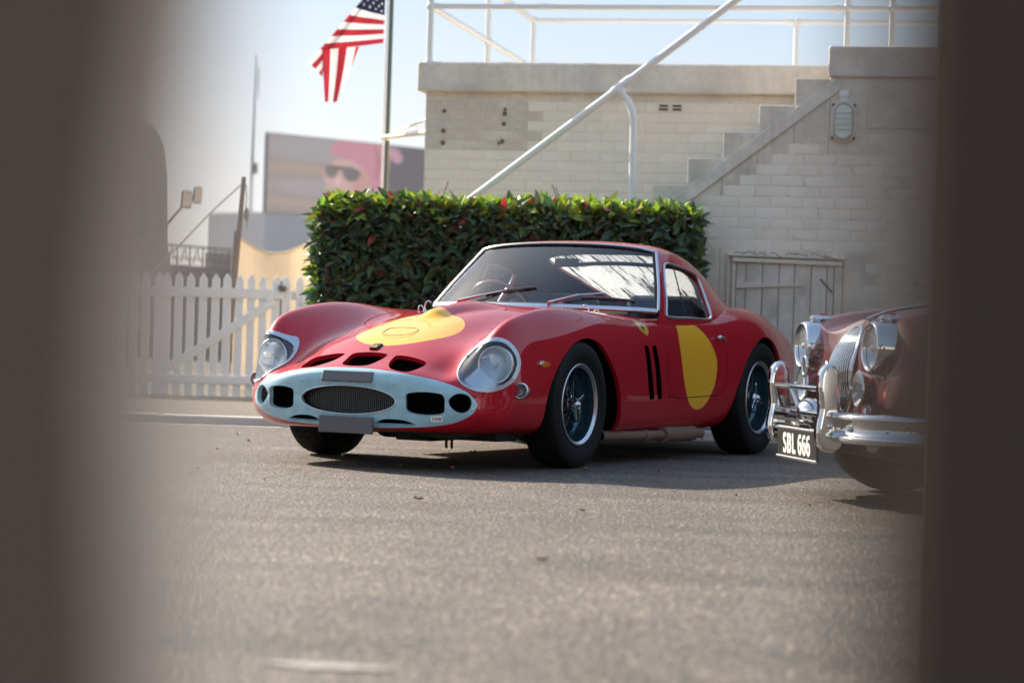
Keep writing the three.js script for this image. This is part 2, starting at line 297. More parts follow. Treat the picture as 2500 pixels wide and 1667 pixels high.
{
  const kerb = new THREE.Group(); kerb.name = 'kerb'; kerb.userData.kind = 'structure'; scene.add(kerb);
  M.kerb = mat([0.62, 0.56, 0.48], 0.85, { bumpMap: grime, bumpScale: 0.004, map: null });
  for (let i = 0; i < 15; i++) part('kerb_stone', moved(new RoundedBoxGeometry(0.906, 0.16, 0.16, 2, 0.014), -7.4 + i * 0.915, -0.022 + rr(-0.003, 0.003), -16.28 + rr(-0.004, 0.004), 0, rr(-0.003, 0.003), 0), M.kerb, kerb);
  // worn painted edge line, cut by wear
  M.roadPaint = mat([0.50, 0.47, 0.42], 0.8, { bumpMap: grime, bumpScale: 0.002 });
  const wear = (P, y) => { const s = new THREE.Shape(P.map(([x, z]) => new THREE.Vector2(x, -z))); const g = new THREE.ShapeGeometry(s); return g.rotateX(-Math.PI / 2).translate(0, y, 0); };
  const line = []; for (let x = -7; x < 4.5;) { const l = rr(0.5, 1.6), z0 = -16.02 + rr(-0.01, 0.01), e = []; for (let k = 0; k <= 8; k++) e.push([x + l * k / 8, z0 + rr(-0.016, 0.010)]); for (let k = 8; k >= 0; k--) e.push([x + l * k / 8, z0 + 0.095 + rr(-0.012, 0.018)]); line.push(wear(e, 0.004)); x += l + rr(0.01, 0.12); }
  struct('edge_line', line, M.roadPaint);
  const sm = []; for (let k = 0; k < 26; k++) { const t = k / 26 * 2 * Math.PI; sm.push([-0.35 + 0.135 * Math.cos(t) * rr(0.75, 1.15), -4.80 + 0.055 * Math.sin(t) * rr(0.5, 1.15) + 0.02 * Math.cos(t)]); }
  struct('paint_mark', wear(sm, 0.004), mat([0.30, 0.275, 0.245], 0.85));
}

// ------------------------------------------------------------------ white painted building, its stair and fittings
const BP = [0, 0, -18.35], BT = -0.192;
{
  const n1 = tileNoise(41, 256), n2 = tileNoise(42, 256), n3 = tileNoise(43, 64);
  const stain = (lo) => dataTex(512, (u, v) => { const drip = Math.max(0, n2(u + 0.01 * n1(u, v, 9), v * 0.05, 96) - 0.55) * n3(u, v, 7) * 0.55, s = 1.0 - lo * (0.17 * n1(u, v, 5) * n1(u, v, 16) + 0.05 * n2(u, v, 64) + 0.05 * n3(u, v, 3) + 0.30 * drip * n3(u, v, 4)); return [s, s * (0.99 - 0.015 * n3(u, v, 8)), s * (0.965 - 0.03 * n3(u, v, 8))]; }, true);
  const wt = stain(1), wb = dataTex(512, (u, v) => 0.5 + 0.25 * (n1(u, v, 12) - 0.5) + 0.2 * (n2(u, v, 64) - 0.5) + 0.12 * (n1(u, v, 200) - 0.5));
  M.cream = M.cream; const paint = (c, o = {}) => mat(c, 0.62, { map: wt, bumpMap: wb, bumpScale: 0.004, ...o });
  { const bt = stain(0.35), bp = (c) => mat(c, 0.62, { map: bt, bumpMap: wb, bumpScale: 0.003 }); M.brick = [bp([0.885, 0.80, 0.70]), bp([0.88, 0.795, 0.694]), bp([0.89, 0.806, 0.708])]; }
  M.wall = paint([0.895, 0.81, 0.705]); M.wallGrey = paint([0.81, 0.72, 0.62]); M.wallB = paint([0.872, 0.782, 0.672]); M.wallC = paint([0.885, 0.80, 0.692]);
  M.coping = paint([0.885, 0.81, 0.73]); M.tarred = mat([0.028, 0.025, 0.022], 0.8, { bumpMap: grime, bumpScale: 0.003 }); M.pipe = mat([0.80, 0.78, 0.73], 0.42, { bumpMap: grime, bumpScale: 0.001 });  // tarred is the near-black coat of the added shed
}
const uvm = (g, k = 0.55, ou = 0, ov = 0) => { if (g.index) g = g.toNonIndexed(); const p = g.attributes.position, n = g.attributes.normal, u = new Float32Array(p.count * 2); for (let i = 0; i < p.count; i++) { const ax = Math.abs(n.getX(i)), ay = Math.abs(n.getY(i)), az = Math.abs(n.getZ(i)); const a = az >= ax && az >= ay ? [p.getX(i), p.getY(i)] : ax >= ay ? [p.getZ(i), p.getY(i)] : [p.getX(i), p.getZ(i)]; u[i * 2] = a[0] * k + ou; u[i * 2 + 1] = a[1] * k + ov; } g.setAttribute('uv', new THREE.BufferAttribute(u, 2)); return g; };
// a painted brick: front face with soft edges (w along x, height h, stands proud by d)
function brickGeo(w, h, d, q) {
  const c = 0.0055, j = () => (q() - 0.5) * 0.0014, P = [], x = w / 2, y = h / 2, o = [[-x + j(), -y + j(), 0], [x + j(), -y + j(), 0], [x + j(), y + j(), 0], [-x + j(), y + j(), 0]], f = [[-x + c + j(), -y + c + j(), d + j()], [x - c + j(), -y + c + j(), d + j()], [x - c + j(), y - c + j(), d + j()], [-x + c + j(), y - c + j(), d + j()]], m = [j(), j(), d + 0.001 + j()];
  const tri = (...v) => v.forEach((p) => P.push(...p));
  for (let i = 0; i < 4; i++) { const k = (i + 1) % 4; tri(o[i], o[k], f[k]); tri(o[i], f[k], f[i]); tri(f[i], f[k], m); }
  const g = new THREE.BufferGeometry(); g.setAttribute('position', new THREE.Float32BufferAttribute(P, 3)); g.computeVertexNormals(); return g;
}
function brickwork(parent, u0, u1, h0, h1, z, keep, seed, face = 'front') {
  const q = rngOf(seed), kinds = Array.from({ length: 6 }, () => uvm(brickGeo(0.2222, 0.0730, 0.0012, q), 0.55, q(), q())), halves = Array.from({ length: 3 }, () => uvm(brickGeo(0.1097, 0.0730, 0.0012, q), 0.55, q(), q()));
  let n = 0;
  for (let r = 0; h0 + r * 0.0755 + 0.0755 <= h1 + 1e-6; r++) {
    const y = h0 + r * 0.0755 + 0.0378; let u = u0, first = r % 2;
    while (u < u1 - 0.05) {
      const half = first || u + 0.225 > u1, w = half ? 0.1125 : 0.225; first = 0; if (u + w > u1 + 0.01) break; const c = u + w / 2;
      if (keep(c, y, w)) { const g = half ? halves[Math.floor(q() * 3)] : kinds[Math.floor(q() * 6)], grey = c > -0.68 && c < 0.12 && y > 2.08 && y < 2.40 && face === 'front' && z < 0.5; const b = new THREE.Mesh(g, grey ? M.wallGrey : M.brick[Math.floor(q() * 3)]); b.name = 'brick'; b.castShadow = b.receiveShadow = true; b.position.set(face === 'front' ? c : z, y + (q() - 0.5) * 0.002, face === 'front' ? z + (q() - 0.5) * 0.0012 : c); b.rotation.z = (q() - 0.5) * 0.006; if (face !== 'front') { b.rotation.z = 0; b.rotation.y = -Math.PI / 2; } parent.add(b); n++; }
      u += w;
    }
  }
  return n;
}
{
  const b = thing('building', 'low cream painted brick building with flat roof terrace behind the hedge', 'building', BP, BT);
  part('wall', uvm(box(7.7, 2.5, 5.2, 3.12, 1.25, -2.606)), M.wall, b);
  brickwork(b, -0.72, 2.32, 1.53, 2.50, -0.0045, () => true, 5);
  const nb = brickwork(b, -1.4, 0, 1.53, 2.50, -0.7305, () => true, 6, 'side');
  part('parapet', uvm(moved(new RoundedBoxGeometry(7.9, 0.225, 5.36, 3, 0.022), 3.16, 2.609, -2.62)), M.coping, b);
  part('terrace', uvm(box(7.6, 0.02, 5.1, 3.12, 2.724, -2.6)), M.coping, b);
  for (const u of [1.104, 1.2045]) { const v = thingless('air_vent', b); part('plate', box(0.078, 0.052, 0.006, u, 2.3985, 0.003, 0.002), M.wallB, v); for (const y of [2.4115, 2.3855]) part('slot', box(0.064, 0.0125, 0.004, u, y, 0.006), M.void, v); }
  for (const [u, y, r] of [[-0.584, 2.352, 0.016], [-0.586, 2.20, 0.018], [-0.588, 2.11, 0.019], [-0.110, 2.372, 0.013], [-0.112, 2.338, 0.019], [-0.118, 2.262, 0.017], [-0.125, 2.128, 0.018], [-0.15, 2.112, 0.012]]) part('bolt_stub', moved(new THREE.CylinderGeometry(r * 0.75, r, 0.014, 10), u, y, 0.004, Math.PI / 2), M.rust, b);

  const s = thing('staircase', 'cream painted outside stair rising to the right with a plank door below', 'staircase', BP, BT);
  const steps = []; for (let k = 0; k < 13; k++) { const top = 2.522 - 0.1905 * k, u0 = 2.162 - 0.2478 * k; if (top > 0.05) part('step', uvm(moved(new RoundedBoxGeometry(k ? 0.2478 : 0.2478, top, 0.985, 2, 0.008), u0 + 0.1239, top / 2, 0.497)), [M.wallB, M.wall, M.wallC][k % 3], s); }
  part('landing', uvm(box(1.39, 2.53, 0.985, 3.105, 1.265, 0.497)), M.wall, s);
  part('landing_parapet', uvm(moved(new RoundedBoxGeometry(1.43, 0.222, 1.04, 3, 0.02), 3.105, 2.640, 0.50)), M.coping, s);
  const slope = Math.atan2(0.1905, 0.2478), L = 3.3, cx = 2.44 - L / 2 * Math.cos(slope), cy = 2.508 - L / 2 * Math.sin(slope);
  part('stringer', uvm(moved(new RoundedBoxGeometry(L, 0.088, 0.022, 2, 0.006), 0, 0, 0).rotateZ(slope).translate(cx + 0.02, cy - 0.024, 0.997)), M.coping, s);
  const under = (u, y) => y < 2.475 - Math.max(0, 2.43 - u) * 0.7688 - 0.075 && !(u > 1.66 && u < 2.62 && y < 1.34) && !(u > 2.40 && u < 2.62 && y > 2.04 && y < 2.46);
  brickwork(s, 0.55, 3.45, 0.33, 2.52, 0.9888, (u, y, w) => under(u - w / 2, y + 0.04) && under(u + w / 2, y + 0.04) && !(u > 2.60 && u < 3.32 && y > 2.13), 9);
  part('render_panel', uvm(box(0.56, 0.30, 0.012, 2.952, 2.329, 0.991, 0.003)), M.wallB, s);
  // door under the stair
  const sh = thing('added_shed', 'unseen dark shed added right of the stair to darken reflections', 'shed', BP, BT);  // shed added out of view to darken what the coupe mirrors
  for (let i = 0; i < 24; i++) part('board', moved(new RoundedBoxGeometry(0.196, 2.5, 0.03, 1, 0.005), 3.93 + i * 0.2, 1.25, 1.3 + rr(-0.004, 0.004)), M.tarred, sh);
  part('wall', box(4.78, 2.5, 3.4, 6.22, 1.25, -0.42), M.tarred, sh); part('roof', moved(new RoundedBoxGeometry(5.1, 0.1, 4.0, 2, 0.02), 6.22, 2.6, -0.4, 0.08), M.tarred, sh);
  const d = thingless('plank_door', s); M.door = mat([0.84, 0.76, 0.69], 0.7, { map: M.wall.map, bumpMap: woodBump(), bumpScale: 0.003 });
  const ed = [1.789, 1.857, 1.974, 2.090, 2.199, 2.315, 2.426, 2.476];
  for (let i = 0; i < 7; i++) { const w = ed[i + 1] - ed[i] - 0.006; part('plank', uvm(moved(new RoundedBoxGeometry(w, 1.15, 0.02, 2, 0.004), (ed[i] + ed[i + 1]) / 2, 0.645, 1.0 + rr(-0.002, 0.002)), 0.9, R(), R()), M.door, d); }
  part('backing', box(0.70, 1.16, 0.01, 2.132, 0.645, 0.984), M.void, d);
  for (const [x, w] of [[1.7725, 0.026], [2.504, 0.05]]) part('jamb', uvm(box(w, 1.22, 0.03, x, 0.63, 1.003, 0.004)), M.door, d);
  part('lintel', uvm(moved(new RoundedBoxGeometry(0.775, 0.030, 0.045, 2, 0.006), 2.147, 1.2335, 1.012, 0, 0, -0.018)), M.wallC, d);
  part('cover_board', uvm(moved(new RoundedBoxGeometry(0.81, 0.016, 0.05, 2, 0.004), 2.14, 1.268, 1.012, 0, 0, -0.012)), M.door, d);
  part('batten', uvm(plate([[1.793, 1.062], [2.245, 1.058], [2.252, 1.048], [1.795, 1.022]], 0.012, 0.002).translate(0, 0.02, 1.012)), M.door, d);
  part('outer_jamb', [uvm(box(0.018, 1.26, 0.02, 1.737, 0.65, 0.996, 0.003).rotateZ(0.006)), uvm(box(0.016, 1.26, 0.012, 2.549, 0.65, 0.994, 0.003))], M.wallB, d);
  part('hinge_strap', rod([2.381, 1.121, 1.016], [2.466, 1.03, 1.016], 0.007, 0.006, 6), M.rust, d);
  for (let i = 0; i < 8; i++) part('dry_stem', tube([[1.74 + i * 0.09 + rr(0, 0.04), 1.285 + rr(-0.01, 0.01), 1.03], [1.78 + i * 0.09, 1.29 + rr(-0.01, 0.01), 1.04], [1.85 + i * 0.09 + rr(-0.03, 0.05), 1.275 + rr(-0.02, 0.02), 1.036]], 0.003, 8, 4), M.rust, d);

  const l = thing('bulkhead_lamp', 'oval glass bulkhead lamp with conduit box on the stair wall', 'wall lamp', BP, BT);
  const lu = 2.508, lz = 0.992, stad = (w, h, n = 40) => Array.from({ length: n }, (_, i) => { const t = i / n * 2 * Math.PI, c = Math.cos(t), q = Math.sin(t); return [lu + w * c, 2.222 + (h - w) * Math.sign(q) * Math.min(1, Math.abs(q) * 4) + w * q]; });
  part('base', plate(stad(0.078, 0.140), 0.03, 0.006).translate(0, 0, lz), M.pipe, l); part('inner_plate', plate(stad(0.056, 0.116), 0.004).translate(0, 0, lz + 0.038), M.satin, l);
  part('gasket', tube(stad(0.066, 0.126).map(([x, y]) => [x, y, lz + 0.042]), 0.008, 100, 8, true), M.wallB, l);
  part('glass', plate(stad(0.058, 0.118), 0.035, 0.022, { bevelSegments: 5 }).translate(0, 0, lz + 0.03), M.frost, l);
  for (let i = 0; i < 4; i++) part('glass_ridge', tube([[lu - 0.056, 2.16 + i * 0.038, lz + 0.07], [lu - 0.03, 2.16 + i * 0.038, lz + 0.094], [lu + 0.03, 2.16 + i * 0.038, lz + 0.094], [lu + 0.056, 2.16 + i * 0.038, lz + 0.07]], 0.006, 16, 6), M.frost, l);
  part('conduit_box', [moved(new RoundedBoxGeometry(0.072, 0.050, 0.05, 3, 0.012), lu, 2.412, lz + 0.022), box(0.058, 0.05, 0.04, lu, 2.368, lz + 0.02, 0.008)], M.pipe, l);
  for (const [x, y] of [[-0.074, 0.115], [0.074, 0.115], [-0.074, -0.115], [0.074, -0.115]]) part('lug', ball(0.012, lu + x, 2.222 + y, lz + 0.02, 10, 8), M.rust, l);

  // roof railing of tubes and ball fittings
  const rl = thing('terrace_railing', 'white tubular railing with ball fittings round the roof terrace', 'railing', BP, BT), r = 0.0235;
  const post = (u, w, h = 3.6) => { part('post', [rod([u, 2.715, w], [u, h, w], r, r, 14)], M.pipe, rl); for (const y of [3.152, 3.6]) if (y <= h) part('joint', [moved(new THREE.SphereGeometry(0.036, 14, 10), u, y, w)], M.pipe, rl); part('flange', rod([u, 2.715, w], [u, 2.732, w], 0.045, 0.04, 16), M.pipe, rl); };
  post(-0.712, 0); post(2.455, 0); post(-0.712, -2.17); post(-0.70, -4.17); post(1.75, -4.17); post(4.2, -4.17); post(2.785, 0); post(5.6, 0);
  for (const y of [3.152, 3.6]) { part('rail', rod([-0.712, y, 0], [5.6, y, 0], r, r, 14), M.pipe, rl); part('rail', rod([-0.712, y, 0], [-0.70, y, -4.17], r, r, 14), M.pipe, rl); part('rail', rod([-0.70, y, -4.17], [6.0, y, -4.17], r, r, 14), M.pipe, rl); }
  for (const [u, y, w] of [[2.38, 3.152, 0], [1.69, 3.6, -4.17], [1.81, 3.6, -4.17]]) part('sleeve', rod([u - 0.03, y, w], [u + 0.03, y, w], 0.032, 0.032, 14), M.pipe, rl);

  const hr = thing('stair_handrail', 'white sloping stair handrail on a bent tube post', 'handrail', BP, BT);
  part('rail', rod([-0.55, 1.327, 0.93], [2.25, 3.487, 0.93], 0.0265, 0.0265, 18), M.pipe, hr);
  part('post', tube([[0.905, 2.405, 0.93], [0.955, 2.372, 0.93], [0.995, 2.30, 0.93], [1.012, 2.22, 0.93], [1.016, 2.0, 0.93], [1.022, 1.6, 0.93], [1.022, 1.0, 0.93]], 0.0265, 60, 16), M.pipe, hr);
  part('post', rod([-0.2, 0.2, 0.93], [-0.2, 1.56, 0.93], 0.0265, 0.0265, 14), M.pipe, hr);
  part('joint', [moved(new THREE.SphereGeometry(0.040, 16, 12), 0.915, 2.425, 0.93), rod([0.86, 2.415, 0.93], [0.985, 2.512, 0.93], 0.034, 0.034, 16), ball(0.010, 0.93, 2.40, 0.968, 8, 6)], M.pipe, hr);
}
function woodBump() { const n = tileNoise(51, 256); return dataTex(256, (u, v) => 0.5 + 0.35 * (n(u, v * 0.05, 128) - 0.5) + 0.3 * (n(u, v, 16) - 0.5)); }

// ------------------------------------------------------------------ hedge
{
  const hedge = thing('clipped_hedge', 'clipped square evergreen hedge with glossy leaves and a few red shoots', 'hedge', [-1.345, 0, -16.44], -0.075);
  const W = 2.56, Hh = 1.525, D = 0.72, q = rngOf(99);
  // leaf: folded along its midrib and curled, base at the origin, tip along +y
  const leafGeo = (l, w, fold, curl) => { const P = [], N = 5, row = (t) => { const y = l * t, k = w * Math.sin(Math.PI * Math.pow(t, 0.82)) ** 0.8, z = -curl * t * t * l; return [[-k, y, z + fold * k], [0, y, z], [k, y, z + fold * k]]; }; for (let i = 0; i < N; i++) { const a = row(i / N), b = row((i + 1) / N); for (const s of [0, 1]) { P.push(...a[s], ...a[s + 1], ...b[s + 1]); P.push(...a[s], ...b[s + 1], ...b[s]); } } const g = new THREE.BufferGeometry(); g.setAttribute('position', new THREE.Float32BufferAttribute(P, 3)); const m = g; m.computeVertexNormals(); return m; };
  const shapes = [leafGeo(0.085, 0.0175, 0.35, 0.25), leafGeo(0.072, 0.016, 0.5, 0.1), leafGeo(0.098, 0.0195, 0.3, 0.4)];
  M.leaf = mat([1, 1, 1], 0.92, { transmission: 0.42, thickness: 0, ior: 1.4, clearcoat: 0.8, clearcoatRoughness: 0.2 });
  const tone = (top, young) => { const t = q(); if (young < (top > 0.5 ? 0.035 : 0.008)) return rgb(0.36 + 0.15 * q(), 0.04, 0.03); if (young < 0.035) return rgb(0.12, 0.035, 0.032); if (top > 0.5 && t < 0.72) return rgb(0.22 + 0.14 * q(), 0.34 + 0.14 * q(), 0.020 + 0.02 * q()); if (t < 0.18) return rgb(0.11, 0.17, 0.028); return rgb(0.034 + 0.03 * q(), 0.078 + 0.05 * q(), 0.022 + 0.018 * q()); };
  const spot = () => {   // a point on the outer skin (front, top, ends, back) with its outward direction
    const t = q(); let p, n, top = 0; const bulge = (x, y) => 0.05 * fbm(x * 1.9, y * 1.9, 4.2, 3);
    if (t < 0.46) { const x = q() * W, y = 0.02 + q() * Hh * 0.985; p = [x, y, bulge(x, y)]; n = [0, 0.15, 1]; if (y > Hh - 0.10) top = 0.6 * q() + 0.3; }
    else if (t < 0.74) { const x = q() * W, z = -q() * D; p = [x, Hh + 0.035 * fbm(x * 2.5, 1.3, z * 2.5, 3) + (q() < 0.06 ? 0.035 * q() : 0), z]; n = [0, 1, 0.15]; top = 1; }
    else if (t < 0.86) { const y = q() * Hh, z = -q() * D; p = [bulge(y + 7, z), y, z]; n = [-1, 0.25, 0.1]; top = q() < 0.55 ? 1 : 0.3; }
    else if (t < 0.95) { const y = q() * Hh, z = -q() * D; p = [W + bulge(y + 3, z), y, z]; n = [1, 0.25, 0.2]; }
    else { const x = q() * W, y = q() * Hh; p = [x, y, -D]; n = [0, 0.2, -1]; }
    // round the clipped corners a little
    const ex = Math.min(p[0], W - p[0]), ey = Hh - p[1]; if (ex < 0.07 && ey < 0.07) p[1] -= (0.07 - ex) * 0.5;
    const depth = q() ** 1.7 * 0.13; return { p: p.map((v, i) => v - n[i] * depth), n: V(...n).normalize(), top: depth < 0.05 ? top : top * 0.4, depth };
  };
  const place = (s) => { const dir = s.n.clone().multiplyScalar(0.75).add(V(q() - 0.5, q() - 0.32, q() - 0.5).multiplyScalar(2.0)).normalize(), face = s.n.clone().multiplyScalar(0.8).add(V(q() - 0.5, q() + 0.1, q() - 0.5).multiplyScalar(1.1)).normalize(); const z = face.clone().sub(dir.clone().multiplyScalar(face.dot(dir))).normalize(), x = dir.clone().cross(z); const m = new THREE.Matrix4().makeBasis(x, dir, z), k = 0.78 + 0.72 * q(); m.scale(V(k, k, k)); m.setPosition(s.p[0], s.p[1], s.p[2]); return m; };
  const counts = [5600, 5200, 4600]; const col = new THREE.Color();
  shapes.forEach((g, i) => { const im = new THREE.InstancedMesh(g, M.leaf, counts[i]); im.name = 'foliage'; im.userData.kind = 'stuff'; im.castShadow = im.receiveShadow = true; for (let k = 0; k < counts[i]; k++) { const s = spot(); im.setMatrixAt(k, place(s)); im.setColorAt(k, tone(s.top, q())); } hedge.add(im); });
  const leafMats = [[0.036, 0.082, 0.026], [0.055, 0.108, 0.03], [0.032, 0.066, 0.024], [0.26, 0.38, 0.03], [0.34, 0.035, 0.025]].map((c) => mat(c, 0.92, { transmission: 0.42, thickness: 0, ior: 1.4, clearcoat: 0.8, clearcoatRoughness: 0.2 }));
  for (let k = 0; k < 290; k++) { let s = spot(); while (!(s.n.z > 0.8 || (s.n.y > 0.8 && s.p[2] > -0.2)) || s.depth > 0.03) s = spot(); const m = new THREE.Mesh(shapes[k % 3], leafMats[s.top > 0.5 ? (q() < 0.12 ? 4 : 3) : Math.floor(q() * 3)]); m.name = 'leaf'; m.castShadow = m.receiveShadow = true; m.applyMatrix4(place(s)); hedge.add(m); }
  // solid dark core added to keep light from passing through, and stems
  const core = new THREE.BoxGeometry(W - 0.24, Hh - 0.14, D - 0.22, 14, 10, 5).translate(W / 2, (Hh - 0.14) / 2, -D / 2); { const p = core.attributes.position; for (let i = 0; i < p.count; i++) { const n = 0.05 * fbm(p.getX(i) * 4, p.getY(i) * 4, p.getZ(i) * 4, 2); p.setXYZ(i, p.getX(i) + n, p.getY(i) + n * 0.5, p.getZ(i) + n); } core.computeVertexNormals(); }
  part('dark_core', core, mat([0.014, 0.018, 0.009], 0.95), hedge);
  const st = []; for (let k = 0; k < 70; k++) { const x = 0.05 + q() * (W - 0.1), z = -q() * D, y = 0.1 + q() * 1.3; st.push(rod([x, y, z], [x + (q() - 0.5) * 0.3, y + 0.15 + q() * 0.2, Math.min(0.02, z + (q() - 0.3) * 0.25)], 0.005, 0.0025, 5)); }
  const tw = part('twigs', st, mat([0.06, 0.035, 0.025], 0.8), hedge); tw.userData.kind = 'stuff';
}

// ------------------------------------------------------------------ picket gate and fence, canvas screen, prop
{
  M.picket = mat([0.74, 0.73, 0.72], 0.5, { bumpMap: grime, bumpScale: 0.001 });
  const pk = (w) => plate([[-w / 2, 0.02], [w / 2, 0.02], [w / 2, 1.06], [w * 0.30, 1.082], [0, 1.108], [-w * 0.30, 1.082], [-w / 2, 1.06]], 0.018, 0.002);
  const g = thing('picket_gate', 'white picket gate with diagonal brace left of the hedge', 'gate', [-2.49, 0, -21]);
  const std = pk(0.066); for (let i = 0; i < 10; i++) { const x = -2.965 + 2.49 + i * 0.1055 - 0.05; part('picket', (i === 9 ? pk(0.085) : std.clone()).rotateZ(rr(-0.006, 0.006)).translate(x + (i === 9 ? 0.008 : 0), rr(-0.006, 0.006), 0.004), M.picket, g); }
  part('rail', box(1.06, 0.085, 0.03, 0.0 - 0.045, 0.945, -0.016, 0.004), M.picket, g); part('rail', box(1.06, 0.085, 0.03, -0.045, 0.19, -0.016, 0.004), M.picket, g);
  part('brace', moved(new RoundedBoxGeometry(1.12, 0.075, 0.026, 2, 0.004), -0.05, 0.575, 0.037, 0, 0, 0.585), M.picket, g);
  part('rail_face', [box(1.06, 0.085, 0.022, -0.045, 0.945, 0.036, 0.003)], M.picket, g); part('rail_face', [box(1.06, 0.07, 0.022, -0.045, 0.19, 0.036, 0.003)], M.picket, g);
  part('latch', [box(0.055, 0.05, 0.03, 0.492, 0.995, 0.06, 0.006), rod([0.462, 0.99, 0.06], [0.455, 1.03, 0.06], 0.006), rod([0.45, 0.995, 0.065], [0.53, 0.995, 0.065], 0.007)], M.steelDark, g);
  const f = thing('picket_fence', 'white picket fence running on behind the hedge from the gate', 'fence', [-1.98, 0, -21]);
  for (let i = 0; i < 9; i++) part('picket', (i ? std.clone() : pk(0.085)).translate(i * 0.118 + (i ? 0.008 : 0), 0, 0.004), M.picket, f);
  for (const y of [0.945, 0.19]) part('rail', box(1.1, 0.085, 0.03, 0.5, y, -0.016, 0.004), M.picket, f);
  part('brace', moved(new RoundedBoxGeometry(0.9, 0.075, 0.026, 2, 0.004), 0.5, 0.62, 0.037, 0, 0, -0.7), M.picket, f);
  part('gate_post', box(0.075, 1.0, 0.075, 0.0, 0.5, -0.07, 0.006), M.picket, f);
  const f2 = thing('picket_fence', 'white picket fence at the far left, mostly hidden by the near post', 'fence', [-3.02, 0, -21]);
  for (let i = 0; i < 14; i++) part('picket', std.clone().rotateZ(rr(-0.006, 0.006)).translate(-0.07 - i * 0.1055, rr(-0.006, 0.006), 0.004), M.picket, f2);
  for (const y of [0.945, 0.19]) part('rail', box(1.5, 0.085, 0.03, -0.77, y, -0.016, 0.004), M.picket, f2);

  // cream canvas screen slung from a leaning prop
  const grid = [], top = (x) => 1.36 + 0.19 * ((x + 2.28) / 0.36) ** 2 * 0.8; for (let i = 0; i <= 40; i++) { const x = -2.66 + 1.5 * i / 40, t = Math.min(1.62, top(x) < 1.62 ? top(x) : 1.62); grid.push(Array.from({ length: 21 }, (_, j) => { const v = j / 20; return { x, y: 0.05 + (t - 0.05) * v, z: -23 + 0.05 * Math.sin(x * 9 + v * 2) * (0.3 + 0.7 * v) + 0.02 * fbm(x * 6, v * 4, 1, 2), u: i / 40, v }; })); }
  const c = thing('canvas_screen', 'cream canvas windbreak with a sagging top edge behind the picket gate', 'windbreak');
  part('cloth', geoOf(gridTris(grid)), mat([0.62, 0.49, 0.33], 1, { transmission: 0.32, thickness: 0 }), c);
  part('hem', tube(grid.map((r) => [r[20].x, r[20].y, r[20].z + 0.004]), 0.012, 60, 6), mat([0.72, 0.56, 0.36], 0.9), c);
  const p = thing('leaning_prop', 'dark wooden prop with a guy rope beside the canvas screen', 'pole');
  M.oldWood = mat([0.13, 0.10, 0.085], 0.85, { bumpMap: grime, bumpScale: 0.004 });
  part('lower_pole', rod([-2.72, 0, -22.9], [-2.635, 1.56, -22.9], 0.042, 0.036, 10), M.oldWood, p); part('upper_pole', rod([-2.628, 1.40, -22.87], [-2.588, 2.07, -22.87], 0.026, 0.022, 10), M.oldWood, p);
  part('rope', tube([[-2.59, 2.02, -22.88], [-2.9, 1.74, -23.0], [-3.22, 1.43, -23.2], [-3.8, 0.9, -23.6], [-4.7, 0.03, -24.2]], 0.008, 40, 6), mat([0.33, 0.31, 0.28], 0.9), p);
  part('knotted_rope', [tube([[-2.565, 2.0, -22.87], [-2.555, 1.86, -22.86], [-2.56, 1.78, -22.86], [-2.54, 1.70, -22.86], [-2.55, 1.58, -22.86]], 0.006, 20, 5), moved(new THREE.SphereGeometry(0.03, 8, 6), 0, 0, 0).scale(0.8, 2.2, 0.8).translate(-2.552, 1.72, -22.86)], mat([0.2, 0.17, 0.14], 0.95), p);
}

